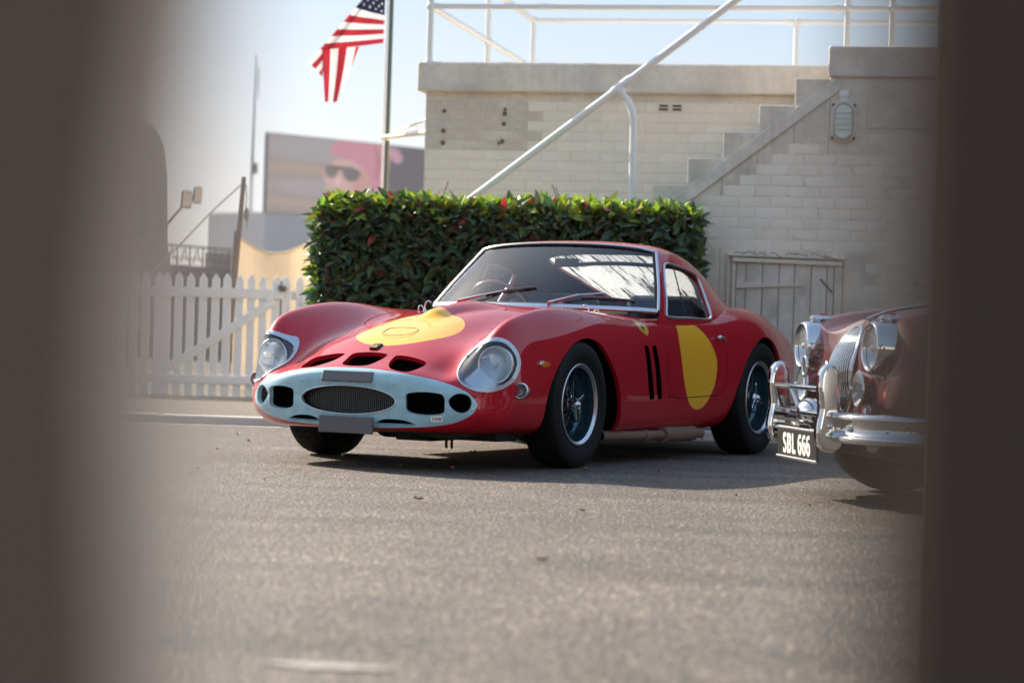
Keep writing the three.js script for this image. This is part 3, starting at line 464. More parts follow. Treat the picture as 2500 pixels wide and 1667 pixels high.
// ------------------------------------------------------------------ flag and flagpole
{
  const z = -19.6, fp = thing('flagpole', 'slim flagpole with white halyard tied back to the building corner', 'flagpole', [-1.062, 0, z]);
  part('pole', rod([0, 0, 0], [0, 5.2, 0], 0.021, 0.017, 14), mat([0.10, 0.13, 0.105], 0.4), fp); part('halyard', rod([-0.032, 0.9, 0.012], [-0.030, 5.1, 0.012], 0.009, 0.009, 8), M.whitePaint, fp);
  part('finial', ball(0.035, 0, 5.22, 0), M.whitePaint, fp); part('cleat', box(0.03, 0.09, 0.03, 0, 1.2, 0.03, 0.008), M.steelDark, fp);
  part('stay', [rod([-0.04, 2.225, 0.02], [0.36, 2.20, 1.0], 0.017, 0.024, 10), rod([0, 2.24, 0.02], [0.36, 2.30, 1.0], 0.006, 0.012, 8), rod([0, 2.20, 0], [0, 2.25, 0], 0.028, 0.028, 12)], mat([0.78, 0.72, 0.60], 0.6), fp);
  const tex = canvasTex(1024, 640, (g, w, h) => { for (let i = 0; i < 13; i++) { g.fillStyle = i % 2 ? '#f1ece8' : '#b42636'; g.fillRect(0, Math.round(h * i / 13), w, Math.ceil(h / 13) + 1); } g.fillStyle = '#1b2140'; const cw = w * 0.4, ch = h * 7 / 13; g.fillRect(0, 0, cw, ch); g.fillStyle = '#f1ece8'; for (let r = 0; r < 9; r++) for (let c = 0; c < (r % 2 ? 5 : 6); c++) { const cx = cw * ((c * 2 + 1 + (r % 2)) / 12), cy = ch * (r + 1) / 10; g.beginPath(); for (let k = 0; k < 10; k++) { const a = -Math.PI / 2 + k * Math.PI / 5, R0 = k % 2 ? 5.6 : 14.5; g.lineTo(cx + R0 * Math.cos(a), cy + R0 * Math.sin(a)); } g.closePath(); g.fill(); } });
  tex.flipY = true; const cloth = mat([1, 1, 1], 0.85, { map: tex, transmission: 0.42, thickness: 0 });
  const flag = thing('striped_flag', 'red and white striped flag with starred blue corner hanging from its pole', 'flag');
  // bilinear patch between four corners with flag coordinates at each and a ripple in depth
  const patch = (c, uv, d0, rip) => { const grid = []; for (let i = 0; i <= 24; i++) grid.push(Array.from({ length: 25 }, (_, j) => { const s = i / 24, t = j / 24, B = (k) => lerp(lerp(c[0][k], c[1][k], s), lerp(c[3][k], c[2][k], s), t), T = (k) => lerp(lerp(uv[0][k], uv[1][k], s), lerp(uv[3][k], uv[2][k], s), t); return { x: B(0), y: B(1), z: z + d0 + lerp(lerp(c[0][2] ?? 0, c[1][2] ?? 0, s), lerp(c[3][2] ?? 0, c[2][2] ?? 0, s), t) + rip * Math.sin(s * 5.2 + t * 2.2) * Math.sin(Math.min(1, (1 - s) * 3) * 1.57), u: T(0), v: 1 - T(1) }; })); return geoOf(gridTris(grid)); };
  // hoist side: stripes lie level; the fly folds back and drops
  part('hoist_panel', patch([[-1.112, 3.37], [-1.130, 3.51], [-1.60, 2.915], [-1.117, 2.985]], [[0, 0.2], [0.06, 0.2], [0.60, 1.0], [0, 1.0]], 0.03, 0.012), cloth, flag);
  part('fold_edge', patch([[-1.145, 3.53], [-1.130, 3.515], [-1.575, 2.92], [-1.630, 2.922]], [[0.02, 0.2], [0.06, 0.2], [0.60, 0.99], [0.65, 0.99]], 0.005, 0.0), cloth, flag);
  part('fly_drop', patch([[-1.315, 2.955, 0], [-1.615, 2.93, 0.02], [-1.575, 2.495, 0.05], [-1.470, 2.50, 0.03]], [[0.66, 0.66], [0.66, 1.0], [1.0, 0.99], [1.0, 0.74]], -0.015, 0.02), cloth, flag);
  part('fly_tail', patch([[-1.605, 2.945, 0], [-1.724, 2.825, 0], [-1.605, 2.70, 0.02], [-1.600, 2.80, 0.02]], [[0.70, 0.70], [1.0, 0.70], [1.0, 1.0], [0.75, 0.92]], -0.02, 0.01), cloth, flag);
}

// ------------------------------------------------------------------ screen, mast, lorry and stand beyond
{
  const s = thing('big_screen', 'large outdoor screen showing a smiling figure in a pink headscarf and dark glasses', 'screen', [-3.75, 0, -60], 0.79);
  const tex = canvasTex(110, 55, (g, w, h) => {
    const blob = (x, y, rx, ry, c, a = 1, rot = 0, soft = 0.55) => { g.save(); g.translate(x * w, y * h); g.rotate(rot); g.scale(rx * w, ry * h); const G = g.createRadialGradient(0, 0, 0, 0, 0, 1); G.addColorStop(0, c + Math.round(a * 255).toString(16).padStart(2, '0')); G.addColorStop(soft, c + Math.round(a * 250).toString(16).padStart(2, '0')); G.addColorStop(1, c + '00'); g.fillStyle = G; g.beginPath(); g.arc(0, 0, 1, 0, 7); g.fill(); g.restore(); };
    g.fillStyle = '#a39389'; g.fillRect(0, 0, w, h);
    blob(0.22, 0.15, 0.35, 0.22, '#a8a09e', 0.7); blob(0.15, 0.42, 0.30, 0.07, '#b49a88', 0.8); blob(0.25, 0.65, 0.3, 0.15, '#aba19f', 0.7); blob(0.17, 0.86, 0.33, 0.07, '#b49c8c', 0.7);
    blob(0.78, 0.35, 0.30, 0.6, '#6c6667', 0.9); blob(0.97, 0.5, 0.10, 0.8, '#8f8b9d', 0.8); blob(0.42, 0.55, 0.06, 0.5, '#857b78', 0.7);
    blob(0.42, 0.92, 0.10, 0.2, '#6f6765', 0.8); blob(0.60, 1.02, 0.28, 0.22, '#c3afae', 1); blob(0.40, 1.0, 0.13, 0.18, '#b5a4a2', 0.8);
    const shape = (c, pts) => { g.fillStyle = c; pts = pts.map(([x, y]) => [0.455 + (x - 0.525) * 1.06, (y - 0.115) * 1.07]); g.beginPath(); pts.forEach(([x, y], i) => { const [px, py] = pts[(i + pts.length - 1) % pts.length]; const mx = (x + px) / 2 * w, my = (y + py) / 2 * h; i ? g.quadraticCurveTo(px * w, py * h, mx, my) : g.moveTo(mx, my); }); const [lx, ly] = pts.at(-1), [fx, fy] = pts[0]; g.quadraticCurveTo(lx * w, ly * h, (lx + fx) / 2 * w, (ly + fy) / 2 * h); g.fill(); };
    shape('#c9a49a', [[0.36, 0.40], [0.50, 0.30], [0.60, 0.45], [0.60, 0.70], [0.55, 0.92], [0.44, 0.93], [0.385, 0.80], [0.365, 0.62]]); shape('#c3988c', [[0.50, 0.45], [0.60, 0.45], [0.60, 0.75], [0.52, 0.92]]);
    shape('#c68c94', [[0.385, 0.34], [0.40, 0.14], [0.49, 0.02], [0.60, 0.03], [0.68, 0.16], [0.69, 0.38], [0.66, 0.60], [0.665, 0.78], [0.62, 0.80], [0.605, 0.62], [0.575, 0.48], [0.52, 0.36], [0.45, 0.31]]); shape('#c0949a', [[0.66, 0.12], [0.74, 0.16], [0.76, 0.32], [0.70, 0.34]]); shape('#b58088', [[0.60, 0.10], [0.65, 0.25], [0.64, 0.5], [0.61, 0.6], [0.62, 0.3]]);
    shape('#857a76', [[0.365, 0.43], [0.41, 0.40], [0.435, 0.50], [0.42, 0.585], [0.375, 0.58]]); shape('#807571', [[0.455, 0.42], [0.52, 0.43], [0.55, 0.50], [0.52, 0.615], [0.47, 0.60], [0.45, 0.50]]); shape('#6a5e59', [[0.41, 0.44], [0.46, 0.43], [0.46, 0.47], [0.41, 0.48]]);
    shape('#d6b3a9', [[0.425, 0.52], [0.45, 0.60], [0.445, 0.68], [0.41, 0.66]]); shape('#a36e6b', [[0.395, 0.745], [0.44, 0.735], [0.47, 0.755], [0.44, 0.79], [0.40, 0.785]]); shape('#e8ddd6', [[0.40, 0.752], [0.44, 0.748], [0.46, 0.757], [0.42, 0.772]]); blob(0.37, 0.80, 0.02, 0.14, '#6c605c', 0.7); blob(0.595, 0.88, 0.02, 0.10, '#c8925a', 0.9);
  });
  part('frame', box(6.34, 1.92, 0.1, 0, 4.33, -0.08), mat([0.30, 0.29, 0.28], 0.6), s);
  part('picture', moved(new THREE.PlaneGeometry(6.3, 1.88), 0, 4.33, -0.025), mat([1, 1, 1], 0.55, { map: tex, emissive: rgb(1, 1, 1), emissiveMap: tex, emissiveIntensity: 0.28 }), s);
  part('trailer_body', [box(6.34, 2.7, 2.2, 0, 2.03, -1.13)], mat([0.80, 0.70, 0.63], 0.8), s); part('leg', box(0.14, 1.0, 0.14, -2.9, 0.5, 0), M.steelDark, s); part('leg', box(0.14, 1.0, 0.14, 2.9, 0.5, 0), M.steelDark, s);

  const m = thing('radio_mast', 'thin tall radio mast standing far off left of the screen', 'mast', [-8.80, 0, -80]);
  part('mast_tube', [rod([0, 0, 0], [0, 6.2, 0], 0.07, 0.05, 8), rod([0, 6.2, 0], [0.02, 9.6, 0], 0.045, 0.02, 8)], mat([0.30, 0.32, 0.35], 0.5), m); part('antenna', [box(0.22, 0.35, 0.12, 0.08, 5.85, 0.05, 0.03)], mat([0.3, 0.3, 0.3], 0.5), m); part('aerial', rod([0.12, 8.2, 0], [0.12, 9.2, 0], 0.02, 0.02, 6), mat([0.3, 0.3, 0.3], 0.5), m);
  const wire = thing('guy_wire', 'slack guy wire hanging from the mast beside the screen', 'wire'); part('strand', tube([[-8.75, 5.6, -79.9], [-8.35, 3.2, -76], [-7.6, 0.1, -70]], 0.018, 20, 5), mat([0.35, 0.36, 0.38], 0.6), wire);

  const lo = thing('lorry', 'dark grey lorry cab with twin door mirrors at the left', 'lorry', [-5.62, 0, -30.2], 0.2);
  const cabOut = [[1.27, 0.55], [1.255, 1.1], [1.235, 1.5], [1.20, 1.62], [1.165, 2.5], [1.12, 2.85], [1.05, 3.02], [0.95, 3.12], [0.82, 3.165], [-0.82, 3.165], [-1.05, 3.02], [-1.165, 2.5], [-1.27, 1.1], [-1.27, 0.55]];
  M.lorry = mat([0.27, 0.24, 0.22], 0.5, { clearcoat: 0.3 });
  part('cab', plate(cabOut, 2.1, 0.06).translate(0, 0, -2.2), M.lorry, lo); part('body', box(4.6, 2.5, 2.3, -3.7, 1.95, -1.15, 0.05), M.lorry, lo); part('side_window', plate([[1.0, 1.75], [0.93, 2.6], [-0.1, 2.7], [-0.1, 1.75]], 0.02).translate(0, 0, 0.05), M.glassDark, lo);
  for (const [x, z2] of [[0.5, -0.2], [-4.6, -0.2], [0.5, -2.1], [-4.6, -2.1]]) part('wheel', moved(new THREE.CylinderGeometry(0.5, 0.5, 0.3, 24), x, 0.5, z2, Math.PI / 2), M.rubber, lo);
  part('mirror_arm', rod([1.20, 1.86, -0.2], [1.42, 2.14, 0.1], 0.017, 0.014, 8), M.black, lo); part('mirror_arm', rod([1.47, 2.23, 0.1], [1.58, 2.26, 0.1], 0.012, 0.012, 8), M.black, lo);
  for (const [x, y, w, h] of [[1.467, 2.225, 0.145, 0.225], [1.605, 2.285, 0.115, 0.215]]) { const mi = part('mirror', moved(new RoundedBoxGeometry(w, h, 0.07, 4, 0.032), x, y, 0.1, 0, 0.2, -0.05), mat([0.20, 0.17, 0.15], 0.45), lo); part('mirror_glass', moved(new RoundedBoxGeometry(w * 0.84, h * 0.86, 0.012, 3, 0.005), x + 0.007, y, 0.136, 0, 0.2, -0.05), mat([0.55, 0.5, 0.45], 0.15, { metalness: 0.8 }), mi); }
  for (let i = 0; i < 5; i++) part('side_lamp', ball(0.022, 1.185 - i * 0.004 + rr(0, 0.02), 2.62 - i * 0.05, -0.35, 8, 6), M.black, lo);

  const st = thing('spectator_stand', 'distant dark spectator stand with a railing along its roof', 'stand', [-7.0, 0, -45], -0.06);
  part('wall', box(3.2, 1.62, 3, 0.1, 0.81, -1.5), mat([0.10, 0.09, 0.085], 0.8), st); part('roof', moved(new RoundedBoxGeometry(3.4, 0.16, 3.2, 2, 0.03), 0.1, 1.70, -1.5, 0, 0, -0.045), mat([0.13, 0.12, 0.115], 0.8), st);
  for (let i = 0; i < 14; i++) part('railing_post', rod([-1.5 + i * 0.245, 1.70 - i * 0.01, 0.05], [-1.5 + i * 0.245, 2.22 - i * 0.013, 0.05], 0.014, 0.014, 6), M.steelDark, st);
  part('railing', rod([-1.6, 2.23, 0.05], [1.75, 2.05, 0.05], 0.022, 0.022, 8), M.steelDark, st); part('railing', rod([-1.6, 2.0, 0.05], [1.75, 1.83, 0.05], 0.012, 0.012, 8), M.steelDark, st);
  for (let i = 0; i < 12; i++) part('loose_cable', tube([[-1.3 + i * 0.24, 2.17 - i * 0.012, 0.08], [-1.24 + i * 0.24, 1.95 - i * 0.012, 0.1], [-1.14 + i * 0.24, 1.9 - i * 0.012, 0.1], [-1.08 + i * 0.24, 2.14 - i * 0.012, 0.08]], 0.010, 12, 5), M.steelDark, st);
  const bx = thing('equipment_case', 'pale brown case standing on the end of the distant stand', 'case', [-5.5, 1.62, -45.2]); part('case_body', box(0.55, 0.34, 0.5, 0, 0.17, 0, 0.03), mat([0.36, 0.29, 0.24], 0.7), bx); part('case_lid', box(0.57, 0.05, 0.52, 0, 0.355, 0, 0.02), mat([0.30, 0.25, 0.21], 0.7), bx);
  // low hills on the horizon
  const P = [], I = []; for (let i = 0; i <= 60; i++) { const x = -700 + 1400 * i / 60, h = 11 + 9 * Math.exp(-(((x + 110) / 150) ** 2)) + 5 * fbm(x * 0.008, 2, 5, 3); P.push(x, -1, -900, x, h, -960, x, h * 0.8, -1300); } for (let i = 0; i < 60; i++) for (const k of [0, 1]) { const a = i * 3 + k; I.push(a, a + 3, a + 1, a + 1, a + 3, a + 4); }
  const hg = new THREE.BufferGeometry(); hg.setAttribute('position', new THREE.Float32BufferAttribute(P, 3)); hg.setIndex(I); hg.computeVertexNormals(); struct('distant_hills', hg, mat([0.06, 0.085, 0.06], 0.95));
}

// ------------------------------------------------------------------ fallen leaves and near posts
{
  const q = rngOf(321), gs = [0, 1, 2].map((k) => { const grid = []; for (let i = 0; i <= 6; i++) grid.push(Array.from({ length: 5 }, (_, j) => { const t = i / 6, w = 0.016 * Math.sin(Math.PI * Math.min(1, t * 0.95 + 0.03)) ** 0.8, s = (j / 4 - 0.5) * 2; return { x: (t - 0.5) * (0.055 + 0.012 * k), z: s * w, y: 0.004 + 0.010 * (k * 0.4 + 0.5) * s * s + 0.012 * (t - 0.5) ** 2 * 4 + 0.003 * Math.sin(t * 9 + s * 3 + k), u: t, v: s }; })); return geoOf(gridTris(grid)); });
  const cols = [[0.42, 0.17, 0.04], [0.36, 0.23, 0.12], [0.28, 0.14, 0.07], [0.55, 0.47, 0.32]].map((c) => mat(c, 0.7));
  const spots = [[-1.43, -11.15], [-1.06, -10.52], [0.11, -7.16], [0.05, -9.26], [0.29, -9.23], [-0.86, -12.6], [0.75, -12.1], [-0.53, -11.88], [-0.27, -11.8], [1.24, -9.89], [0.39, -12.09], [-1.55, -12.86], [-1.5, -13.92], [0.89, -13.3], [-0.35, -9.56], [0.99, -10.44], [-1.65, -14.69], [-0.2, -13.4], [0.62, -14.0]];
  spots.forEach(([x, z], i) => { const m = new THREE.Mesh(gs[i % 3], cols[Math.floor(q() * 4)]); m.name = numbered('fallen_leaf'); m.position.set(x, 0.003, z); m.rotation.y = q() * 6.28; const k = (0.7 + q() * 0.6) * (z > -10.6 ? 0.45 : 0.62); m.scale.setScalar(k); m.castShadow = m.receiveShadow = true; scene.add(m); tag(m, 'small dry curled leaf lying on the asphalt in front of the hedge', 'fallen leaf', 'dry leaves scattered on the asphalt'); });
  M.nearWood = mat([0.060, 0.045, 0.037], 0.9, { specularIntensity: 0.35, bumpMap: grime, bumpScale: 0.002 });
  M.paleWood = mat([0.125, 0.094, 0.076], 0.9, { specularIntensity: 0.35, bumpMap: grime, bumpScale: 0.002 });
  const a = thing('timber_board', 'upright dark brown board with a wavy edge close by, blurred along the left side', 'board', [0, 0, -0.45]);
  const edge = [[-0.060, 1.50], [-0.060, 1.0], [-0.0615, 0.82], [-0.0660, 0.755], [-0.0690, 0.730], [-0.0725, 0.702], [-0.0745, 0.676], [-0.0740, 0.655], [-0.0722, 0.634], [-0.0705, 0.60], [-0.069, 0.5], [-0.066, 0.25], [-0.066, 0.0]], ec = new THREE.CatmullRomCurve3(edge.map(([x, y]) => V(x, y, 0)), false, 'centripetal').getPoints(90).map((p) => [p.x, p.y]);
  part('lit_edge_strip', plate([...ec.map(([x, y]) => [x + 0.0112, y]), ...[...ec].reverse().map(([x, y]) => [x - 0.004, y])], 0.016, 0.002).translate(0, 0, -0.016), mat([0.88, 0.72, 0.60], 0.85), a, 'pale strip standing for the lit edge of the dark board');  // strip coloured pale to stand for light along the board edge
  part('plank', plate([...ec, [-0.19, 0.0], [-0.19, 1.5]], 0.024, 0.003).translate(0, 0, -0.012), M.paleWood, a); part('knot', moved(new THREE.CylinderGeometry(0.012, 0.014, 0.006, 14), -0.13, 0.9, 0.014, Math.PI / 2), M.nearWood, a);
  const b = thing('timber_post', 'dark brown timber post close by, blurred along the right edge', 'post', [0.1145, 0, -0.45]);
  part('shaft', moved(new RoundedBoxGeometry(0.10, 1.50, 0.022, 3, 0.008), 0, 0.75, 0), M.nearWood, b); part('cap', box(0.12, 0.03, 0.04, 0, 1.51, 0, 0.008), M.nearWood, b);
  const c = thing('boarded_panel', 'tall dark boarded panel standing at the right edge behind the near post', 'panel', [0.715 + 0.45, 0, -4.2]);
  for (let i = 0; i < 6; i++) part('board', moved(new RoundedBoxGeometry(0.146, 2.3, 0.03, 2, 0.004), -0.377 + i * 0.15, 1.16, 0), M.nearWood, c); part('rail', box(0.88, 0.09, 0.04, 0, 1.9, -0.04, 0.005), M.nearWood, c); part('rail', box(0.88, 0.09, 0.04, 0, 0.4, -0.04, 0.005), M.nearWood, c);
}
// ------------------------------------------------------------------ trees across the yard, behind the viewer: what the paintwork and chrome mirror
{
  const q = rngOf(555), lg = new THREE.CircleGeometry(0.16, 6);
  const make = () => {
    const t = thing('garden_tree', 'round leafy tree standing across the yard behind the viewer', 'tree', [0, 0, 0], 0, 'trees across the yard');
    part('trunk', [rod([0, 0, 0], [0.05, 2.4, 0], 0.2, 0.14, 10), rod([0.05, 2.2, 0], [0.9, 4.0, 0.3], 0.1, 0.05, 8), rod([0.05, 2.2, 0], [-0.8, 4.2, -0.4], 0.1, 0.05, 8), rod([0.05, 2.4, 0], [0, 5.0, 0.1], 0.12, 0.05, 8)], M.oldWood, t);
    const im = new THREE.InstancedMesh(lg, mat([0.05, 0.085, 0.025], 0.8, { transmission: 0.2, thickness: 0 }), 2600), m = new THREE.Matrix4(); im.name = 'crown'; im.userData.kind = 'stuff';
    const lobes = Array.from({ length: 9 }, () => [(q() - 0.5) * 2.6, 3.4 + q() * 2.6, (q() - 0.5) * 2.6, 0.8 + q() * 0.8]);
    for (let k = 0; k < 2600; k++) { const l = lobes[k % 9], d = V(q() - 0.5, q() - 0.5, q() - 0.5).normalize().multiplyScalar(l[3] * q() ** 0.4); m.makeRotationFromEuler(new THREE.Euler(q() * 6, q() * 6, q() * 6)); m.setPosition(l[0] + d.x, l[1] + d.y, l[2] + d.z); im.setMatrixAt(k, m); }
    t.add(im); return t;
  };
  const t0 = make(), at = [[-9, 15, 1], [-3.5, 19, 1.25], [3, 17, 0.9], [8, 14, 1.1], [14, 9, 1.3], [20, 1, 1.2], [23, -8, 1.4]];
  at.forEach(([x, z, s], i) => { const t = i ? t0.clone() : t0; if (i) { t.name = numbered('garden_tree'); scene.add(t); } t.position.set(x, 0, z); t.rotation.y = i * 1.7; t.scale.setScalar(s); });
}
{
  const cl = mat([0.78, 0.77, 0.74], 0.8), mk = (label) => { const t = thing('marquee', label, 'tent'); part('wall', box(5, 2.3, 5, 0, 1.15, 0), cl, t); part('roof', moved(new THREE.ConeGeometry(3.7, 1.6, 4, 1), 0, 3.1, 0, 0, Math.PI / 4), cl, t); part('doorway', box(1.8, 2.0, 0.06, 0.4, 1.0, -2.5), M.black, t); return t; };  // tents behind the viewer, put in for bounce light and reflections
  const names = ['unseen white marquee across the yard, nearest to the middle', 'unseen white marquee across the yard at the left of its row', 'unseen white marquee across the yard at the right of its row'];
  [[0.8, 11.5, 0.1], [-7.5, 10.5, -0.2], [8.2, 8.5, 0.45]].forEach(([x, z, a], i) => { const m = mk(names[i]); m.position.set(x, 0, z); m.rotation.y = a; });
}

// ------------------------------------------------------------------ red racing coupe
// own axes: x to the car's left, y up, z forward, front axle at z = 0, rear axle at z = -2.4
const COUPE = { pos: [-0.314, 0, -12.585], turn: -0.473 };
const bodyNet = (() => {
  const P = (z, yc, ...c) => [[0, yc, z], ...c.map((p) => [p[0], p[1], p[2] ?? z])];
  const pole = Array.from({ length: 11 }, () => [0, 0.33, 1.048]);
  return [
    pole,
    [[0, 0.402, 1.045], [0.10, 0.396, 1.044], [0.18, 0.381, 1.04], [0.225, 0.366, 1.036], [0.25, 0.352, 1.034], [0.264, 0.342, 1.032], [0.268, 0.325, 1.032], [0.245, 0.296, 1.034], [0.18, 0.271, 1.038], [0.09, 0.258, 1.042], [0, 0.255, 1.043]],
    [[0, 0.478, 1.022], [0.2, 0.472, 1.018], [0.36, 0.450, 0.995], [0.46, 0.425, 0.965], [0.535, 0.402, 0.935], [0.60, 0.370, 0.900], [0.632, 0.33, 0.880], [0.60, 0.272, 0.90], [0.48, 0.222, 0.945], [0.25, 0.200, 1.0], [0, 0.195, 1.018]],
    [[0, 0.528, 0.892], [0.2, 0.520, 0.886], [0.36, 0.496, 0.866], [0.475, 0.482, 0.832], [0.590, 0.538, 0.802], [0.672, 0.495, 0.792], [0.702, 0.365, 0.765], [0.685, 0.252, 0.785], [0.58, 0.198, 0.83], [0.3, 0.184, 0.92], [0, 0.182, 0.93]],
    P(0.70, 0.608, [0.2, 0.598], [0.38, 0.566], [0.497, 0.584], [0.626, 0.688], [0.700, 0.598], [0.734, 0.40], [0.716, 0.26], [0.64, 0.193], [0.3, 0.178], [0, 0.178]),
    P(0.48, 0.680, [0.2, 0.669], [0.39, 0.632], [0.512, 0.684], [0.638, 0.768], [0.712, 0.665], [0.748, 0.45], [0.738, 0.28], [0.67, 0.19], [0.3, 0.176], [0, 0.176]),
    P(0.24, 0.738, [0.2, 0.726], [0.395, 0.683], [0.523, 0.742], [0.645, 0.802], [0.720, 0.705], [0.759, 0.51], [0.753, 0.31], [0.70, 0.188], [0.3, 0.176], [0, 0.176]),
    P(0.0, 0.778, [0.2, 0.765], [0.40, 0.722], [0.53, 0.768], [0.645, 0.810], [0.724, 0.725], [0.764, 0.55], [0.760, 0.33], [0.71, 0.186], [0.3, 0.176], [0, 0.176]),
    P(-0.24, 0.806, [0.2, 0.793], [0.405, 0.752], [0.53, 0.772], [0.640, 0.800], [0.720, 0.735], [0.762, 0.56], [0.758, 0.34], [0.71, 0.184], [0.3, 0.176], [0, 0.176]),
    P(-0.5, 0.820, [0.2, 0.811], [0.41, 0.780], [0.53, 0.777], [0.632, 0.787], [0.712, 0.738], [0.752, 0.57], [0.748, 0.35], [0.70, 0.182], [0.3, 0.176], [0, 0.176]),
    P(-0.8, 0.826, [0.2, 0.82], [0.39, 0.80], [0.49, 0.793], [0.595, 0.783], [0.698, 0.750], [0.742, 0.60], [0.736, 0.36], [0.69, 0.18], [0.3, 0.176], [0, 0.176]),
    P(-1.15, 0.826, [0.2, 0.82], [0.39, 0.81], [0.51, 0.80], [0.615, 0.787], [0.702, 0.757], [0.737, 0.62], [0.728, 0.37], [0.68, 0.18], [0.3, 0.176], [0, 0.176]),
    P(-1.5, 0.826, [0.2, 0.82], [0.40, 0.81], [0.52, 0.803], [0.625, 0.790], [0.708, 0.758], [0.742, 0.62], [0.732, 0.37], [0.68, 0.18], [0.3, 0.176], [0, 0.176]),
    P(-1.85, 0.83, [0.2, 0.825], [0.40, 0.82], [0.53, 0.82], [0.638, 0.815], [0.730, 0.766], [0.766, 0.61], [0.754, 0.37], [0.69, 0.186], [0.3, 0.18], [0, 0.18]),
    P(-2.15, 0.83, [0.2, 0.83], [0.40, 0.835], [0.53, 0.848], [0.648, 0.856], [0.757, 0.790], [0.798, 0.60], [0.785, 0.37], [0.70, 0.20], [0.3, 0.19], [0, 0.19]),
    P(-2.45, 0.828, [0.2, 0.83], [0.40, 0.838], [0.53, 0.852], [0.645, 0.862], [0.762, 0.792], [0.806, 0.59], [0.79, 0.38], [0.70, 0.23], [0.3, 0.21], [0, 0.21]),
    P(-2.75, 0.82, [0.2, 0.82], [0.38, 0.825], [0.50, 0.834], [0.615, 0.836], [0.735, 0.755], [0.782, 0.58], [0.765, 0.39], [0.67, 0.27], [0.3, 0.25], [0, 0.25]),
    P(-3.05, 0.795, [0.2, 0.795], [0.36, 0.796], [0.47, 0.797], [0.575, 0.79], [0.69, 0.705], [0.732, 0.56], [0.715, 0.41], [0.62, 0.31], [0.3, 0.29], [0, 0.29]),
    P(-3.28, 0.765, [0.2, 0.765], [0.34, 0.764], [0.44, 0.762], [0.53, 0.752], [0.635, 0.67], [0.675, 0.55], [0.66, 0.43], [0.57, 0.35], [0.3, 0.33], [0, 0.33]),
    [[0, 0.71, -3.36], [0.2, 0.71, -3.36], [0.33, 0.705, -3.36], [0.42, 0.70, -3.36], [0.5, 0.69, -3.35], [0.58, 0.63, -3.34], [0.61, 0.55, -3.34], [0.60, 0.46, -3.34], [0.52, 0.39, -3.35], [0.3, 0.37, -3.36], [0, 0.37, -3.36]],
    Array.from({ length: 11 }, () => [0, 0.54, -3.37]),
  ];
})();
const cabinNet = [
  [[0, 1.187, -1.272], [0.2, 1.184, -1.280], [0.37, 1.175, -1.308], [0.48, 1.163, -1.338], [0.545, 1.140, -1.365], [0.588, 1.06, -1.31], [0.638, 0.95, -1.215], [0.700, 0.80, -1.075], [0.712, 0.74, -1.03]],
  [[0, 1.212, -1.42], [0.2, 1.209, -1.42], [0.37, 1.198, -1.43], [0.485, 1.180, -1.44], [0.555, 1.140, -1.445], [0.594, 1.06, -1.41], [0.640, 0.95, -1.355], [0.702, 0.80, -1.27], [0.714, 0.74, -1.25]],
  [[0, 1.213, -1.62], [0.2, 1.210, -1.62], [0.37, 1.198, -1.62], [0.485, 1.178, -1.62], [0.555, 1.136, -1.62], [0.595, 1.06, -1.61], [0.642, 0.95, -1.58], [0.704, 0.80, -1.53], [0.716, 0.74, -1.52]],
  [[0, 1.185, -1.86], [0.2, 1.182, -1.86], [0.36, 1.171, -1.86], [0.470, 1.150, -1.86], [0.543, 1.104, -1.86], [0.588, 1.03, -1.86], [0.640, 0.93, -1.85], [0.704, 0.80, -1.83], [0.720, 0.74, -1.82]],
  [[0, 1.125, -2.12], [0.2, 1.122, -2.12], [0.34, 1.112, -2.12], [0.445, 1.090, -2.12], [0.518, 1.045, -2.12], [0.568, 0.98, -2.12], [0.625, 0.90, -2.12], [0.692, 0.80, -2.12], [0.71, 0.74, -2.12]],
  [[0, 1.035, -2.40], [0.19, 1.032, -2.40], [0.32, 1.022, -2.40], [0.415, 1.002, -2.40], [0.482, 0.962, -2.40], [0.532, 0.91, -2.40], [0.59, 0.855, -2.40], [0.655, 0.79, -2.40], [0.68, 0.74, -2.40]],
  [[0, 0.93, -2.70], [0.18, 0.928, -2.70], [0.30, 0.92, -2.70], [0.38, 0.904, -2.70], [0.44, 0.874, -2.70], [0.49, 0.845, -2.70], [0.54, 0.81, -2.70], [0.60, 0.76, -2.70], [0.62, 0.72, -2.70]],
  [[0, 0.83, -3.0], [0.17, 0.828, -3.0], [0.28, 0.82, -3.0], [0.35, 0.81, -3.0], [0.40, 0.79, -3.0], [0.44, 0.77, -3.0], [0.49, 0.75, -3.0], [0.54, 0.72, -3.0], [0.56, 0.70, -3.0]],
];
const screenNet = [   // windscreen: rows from the cowl to the header
  [[0, 0.830, -0.800], [0.25, 0.829, -0.824], [0.45, 0.826, -0.888], [0.60, 0.823, -0.975], [0.695, 0.818, -1.068]],
  [[0, 0.952, -0.935], [0.235, 0.950, -0.955], [0.425, 0.945, -1.012], [0.565, 0.937, -1.088], [0.650, 0.928, -1.168]],
  [[0, 1.072, -1.095], [0.215, 1.069, -1.11], [0.395, 1.061, -1.152], [0.52, 1.051, -1.208], [0.597, 1.038, -1.268]],
  [[0, 1.184, -1.270], [0.2, 1.181, -1.278], [0.37, 1.172, -1.306], [0.48, 1.16, -1.336], [0.542, 1.148, -1.366]],
];

